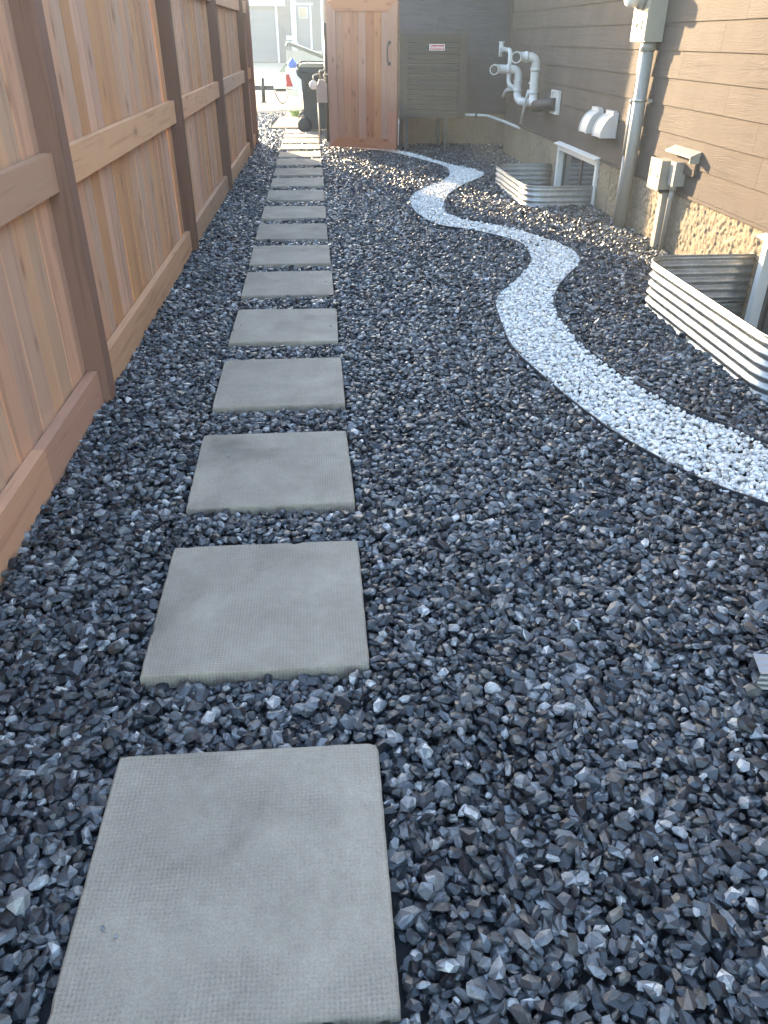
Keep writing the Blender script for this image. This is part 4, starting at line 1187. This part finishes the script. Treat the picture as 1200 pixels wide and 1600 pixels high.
# ------------------------------------------------------------------ pickup truck and trailer tongue on the sunlit concrete
tr = thing('pickup_truck', (1.6, 21.8, 0), 'white pickup truck with a red tail lamp, mostly hidden by the bins', 'truck')
ty0, ty1 = 21.0, 22.7
body = [(-0.60, 0.48), (-0.62, 0.83), (1.15, 0.86), (1.15, 0.88), (1.35, 1.42), (2.6, 1.44), (3.1, 0.92), (4.2, 0.84), (4.3, 0.45), (3.95, 0.36), (0.55, 0.34), (-0.45, 0.36)]
mb = MB(); mb.prism(body, 'y', ty0, ty1); mb.build('body', 'truck_paint', tr, bevel=0.03, seg=2)
mb = MB(); mb.prism([(-0.626, 0.45), (-0.626, 0.70), (-0.545, 0.70), (-0.47, 0.45)], 'y', ty0 - 0.012, ty0 + 0.14); mb.build('tail_lamp', 'lamp_red', tr, bevel=0.012, seg=2)
mb = MB(); mb.box((-0.93, ty0 + 0.02, 0.40), (-0.58, ty1 - 0.02, 0.49)); mb.build('bumper', 'chrome', tr, bevel=0.02, seg=2)
mb = MB(); mb.box((-0.62, ty0 - 0.004, 0.24), (-0.36, ty0 + 0.3, 0.385)); mb.build('mudguard', 'chrome', tr, bevel=0.03, seg=2)
mb = MB(); mb.prism([(1.42, 0.95), (1.55, 1.35), (2.5, 1.37), (2.85, 0.97)], 'y', ty0 - 0.004, ty0 + 0.01); mb.build('window', 'glass', tr)
for x in (0.30, 3.35):
    for y in (ty0 - 0.01, ty1 - 0.19):
        mb = MB(); mb.lathe((x, y, 0.27), 'y', [(0, 0.2), (0.01, 0.30), (0.19, 0.30), (0.20, 0.2)], 24); w = mb.build('wheel', 'rubber', tr)
        mb = MB(); mb.lathe((x, y - 0.004, 0.27), 'y', [(0, 0.15), (0.20, 0.15)], 20); mb.build('rim', 'chrome', w)
tag(MB().lathe((-0.46, 21.18, 0.833), 'z', [(0, 0.09), (0.03, 0.115), (0.10, 0.115), (0.14, 0.06), (0.17, 0.035), (0.19, 0.035)], 18).build('water_jug', 'blue'), 'blue plastic jug standing on the corner of the white truck', 'jug')
tt = thing('trailer', (-2.4, 21.9, 0), 'black trailer tongue with jack post and safety chain behind the truck', 'trailer')
MB().box((-3.4, 21.83, 0.33), (-0.86, 21.93, 0.43)).build('tongue', 'black_metal', tt, bevel=0.008)
MB().box((-0.92, 21.80, 0.30), (-0.66, 21.96, 0.46)).build('coupler', 'black_metal', tt, bevel=0.02, seg=2)
MB().tube([(-1.22, 21.78, 0.09), (-1.22, 21.78, 0.60)], 0.045, 14).build('jack', 'black_metal', tt)
MB().box((-1.29, 21.70, 0.06), (-1.15, 21.86, 0.09)).build('jack_foot', 'black_metal', tt)
MB().tube(rounded([(-0.95, 21.8, 0.32), (-0.86, 21.79, 0.12), (-0.76, 21.79, 0.02), (-0.66, 21.79, 0.13), (-0.60, 21.8, 0.30)], 0.1), 0.014, 8).build('safety_chain', 'black_metal', tt)
mb = MB(); mb.box((-5.6, 21.0, 0.42), (-3.4, 22.8, 0.50)); mb.box((-5.6, 21.0, 0.50), (-3.4, 21.04, 0.85)); mb.box((-5.6, 22.76, 0.50), (-3.4, 22.8, 0.85)); mb.box((-5.6, 21.04, 0.50), (-5.56, 22.76, 0.85)); mb.box((-3.44, 21.04, 0.50), (-3.4, 22.76, 0.85)); mb.build('bed', 'black_metal', tt)
for y in (20.78, 22.84):
    MB().lathe((-4.6, y, 0.27), 'y', [(0, 0.2), (0.01, 0.29), (0.17, 0.29), (0.18, 0.2)], 20).build('wheel', 'rubber', tt)

# a tuft of weeds by the slab
bm = bmesh.new()
for k in range(46):
    a = random.uniform(0, 6.28); l = random.uniform(0.05, 0.13); x, y = -0.36 + random.gauss(0, 0.07), 18.62 + random.gauss(0, 0.05)
    dx, dy = math.cos(a), math.sin(a)
    p = [(x - dy * 0.007, y + dx * 0.007, -0.02), (x + dy * 0.007, y - dx * 0.007, -0.02), (x + dx * l * 0.4 + dy * 0.005, y + dy * l * 0.4 - dx * 0.005, l * 0.8), (x + dx * l, y + dy * l, l * 0.95)]
    bm.faces.new([bm.verts.new(q) for q in p])
mb = MB(); mb.bm.free(); mb.bm = bm
M['weed'] = plain('weed_leaf', (0.22, 0.30, 0.05), 0.6, 0, 0.25, 12)
tag(mb.build('weed', 'weed'), 'small yellow green weed by the wheel of the closed bin', 'weed')

# ------------------------------------------------------------------ house across the street
FY = 62.0
fh = thing('far_house', (-1.5, FY, 0), 'slate blue house with white trim across the street', 'house')
MB().box((-9, FY, -0.05), (8, FY + 9, 6.2)).build('wall', 'slate_wall', fh)
mb = MB(); mb.prism([(-9.6, 6.2), (8.6, 6.2), (-0.5, 9.2)], 'y', FY - 0.5, FY + 9.5); mb.build('roof', 'roof', fh)
MB().box((-5.2, FY - 0.35, 3.23), (-1.62, FY - 0.02, 3.62)).build('header', 'white_paint', fh, bevel=0.02)
for i in range(5):
    MB().box((-5.0, FY - 0.10 + 0.004 * (i % 2), 0.02 + i * 0.60), (-2.32, FY - 0.02, 0.60 + i * 0.60)).build('garage_panel', 'slate_door', fh, bevel=0.02)
MB().box((-2.30, FY - 0.33, -0.03), (-2.17, FY - 0.03, 3.228)).build('post', 'white_paint', fh)
MB().box((-1.25, FY - 1.0, 1.2), (-0.93, FY - 0.7, 4.2)).build('column', 'white_paint', fh)
MB().box((-1.30, FY - 1.05, -0.03), (-0.88, FY - 0.65, 1.2)).build('column_base', 'grey_metal', fh)
MB().box((0.72, FY - 1.0, 0.3), (0.98, FY - 0.7, 4.2)).build('column', 'white_paint', fh)
MB().box((-1.62, FY - 0.9, 1.30), (-1.26, FY - 0.8, 1.55)).build('porch_rail', 'white_paint', fh)
dr = MB().box((-0.86, FY - 0.08, 0.75), (-0.02, FY - 0.02, 3.30)).build('door', 'slate_door', fh, bevel=0.01)
MB().box((-0.74, FY - 0.13, 2.56), (-0.16, FY - 0.085, 3.18)).build('door_light', 'white_paint', dr)
MB().box((-0.70, FY - 0.15, 2.60), (-0.20, FY - 0.132, 3.14)).build('pane', 'glass', dr)
mb = MB(); mb.box((-0.015, FY - 0.12, 0.75), (0.10, FY - 0.02, 3.4)); mb.box((-0.98, FY - 0.12, 3.302), (0.2, FY - 0.02, 3.42)); mb.build('door_trim', 'white_paint', fh)
MB().box((-1.7, FY - 1.4, -0.04), (2.5, FY - 0.03, 0.7)).build('porch', 'concrete', fh, bevel=0.02)

# ------------------------------------------------------------------ thin scattering air, added in place of lens glare
hz = MB().box((-104, -64, -1.8), (104, 154, 9.6)).build('glare_haze', 'soil')
hz.data.materials.clear()
hm = bpy.data.materials.new('glare_haze')
hm.use_nodes = True
for nd in list(hm.node_tree.nodes):
    if nd.type == 'BSDF_PRINCIPLED':
        hm.node_tree.nodes.remove(nd)
pv = hm.node_tree.nodes.new('ShaderNodeVolumePrincipled')
pv.inputs['Color'].default_value = (0.74, 0.87, 1.0, 1)
pv.inputs['Density'].default_value = 0.0028
pv.inputs['Anisotropy'].default_value = 0.25
hm.node_tree.links.new(pv.outputs[0], hm.node_tree.nodes['Material Output'].inputs['Volume'])
hz.data.materials.append(hm)
hz['kind'] = 'stuff'
hz['label'] = 'thin scattering air added to imitate lens glare'
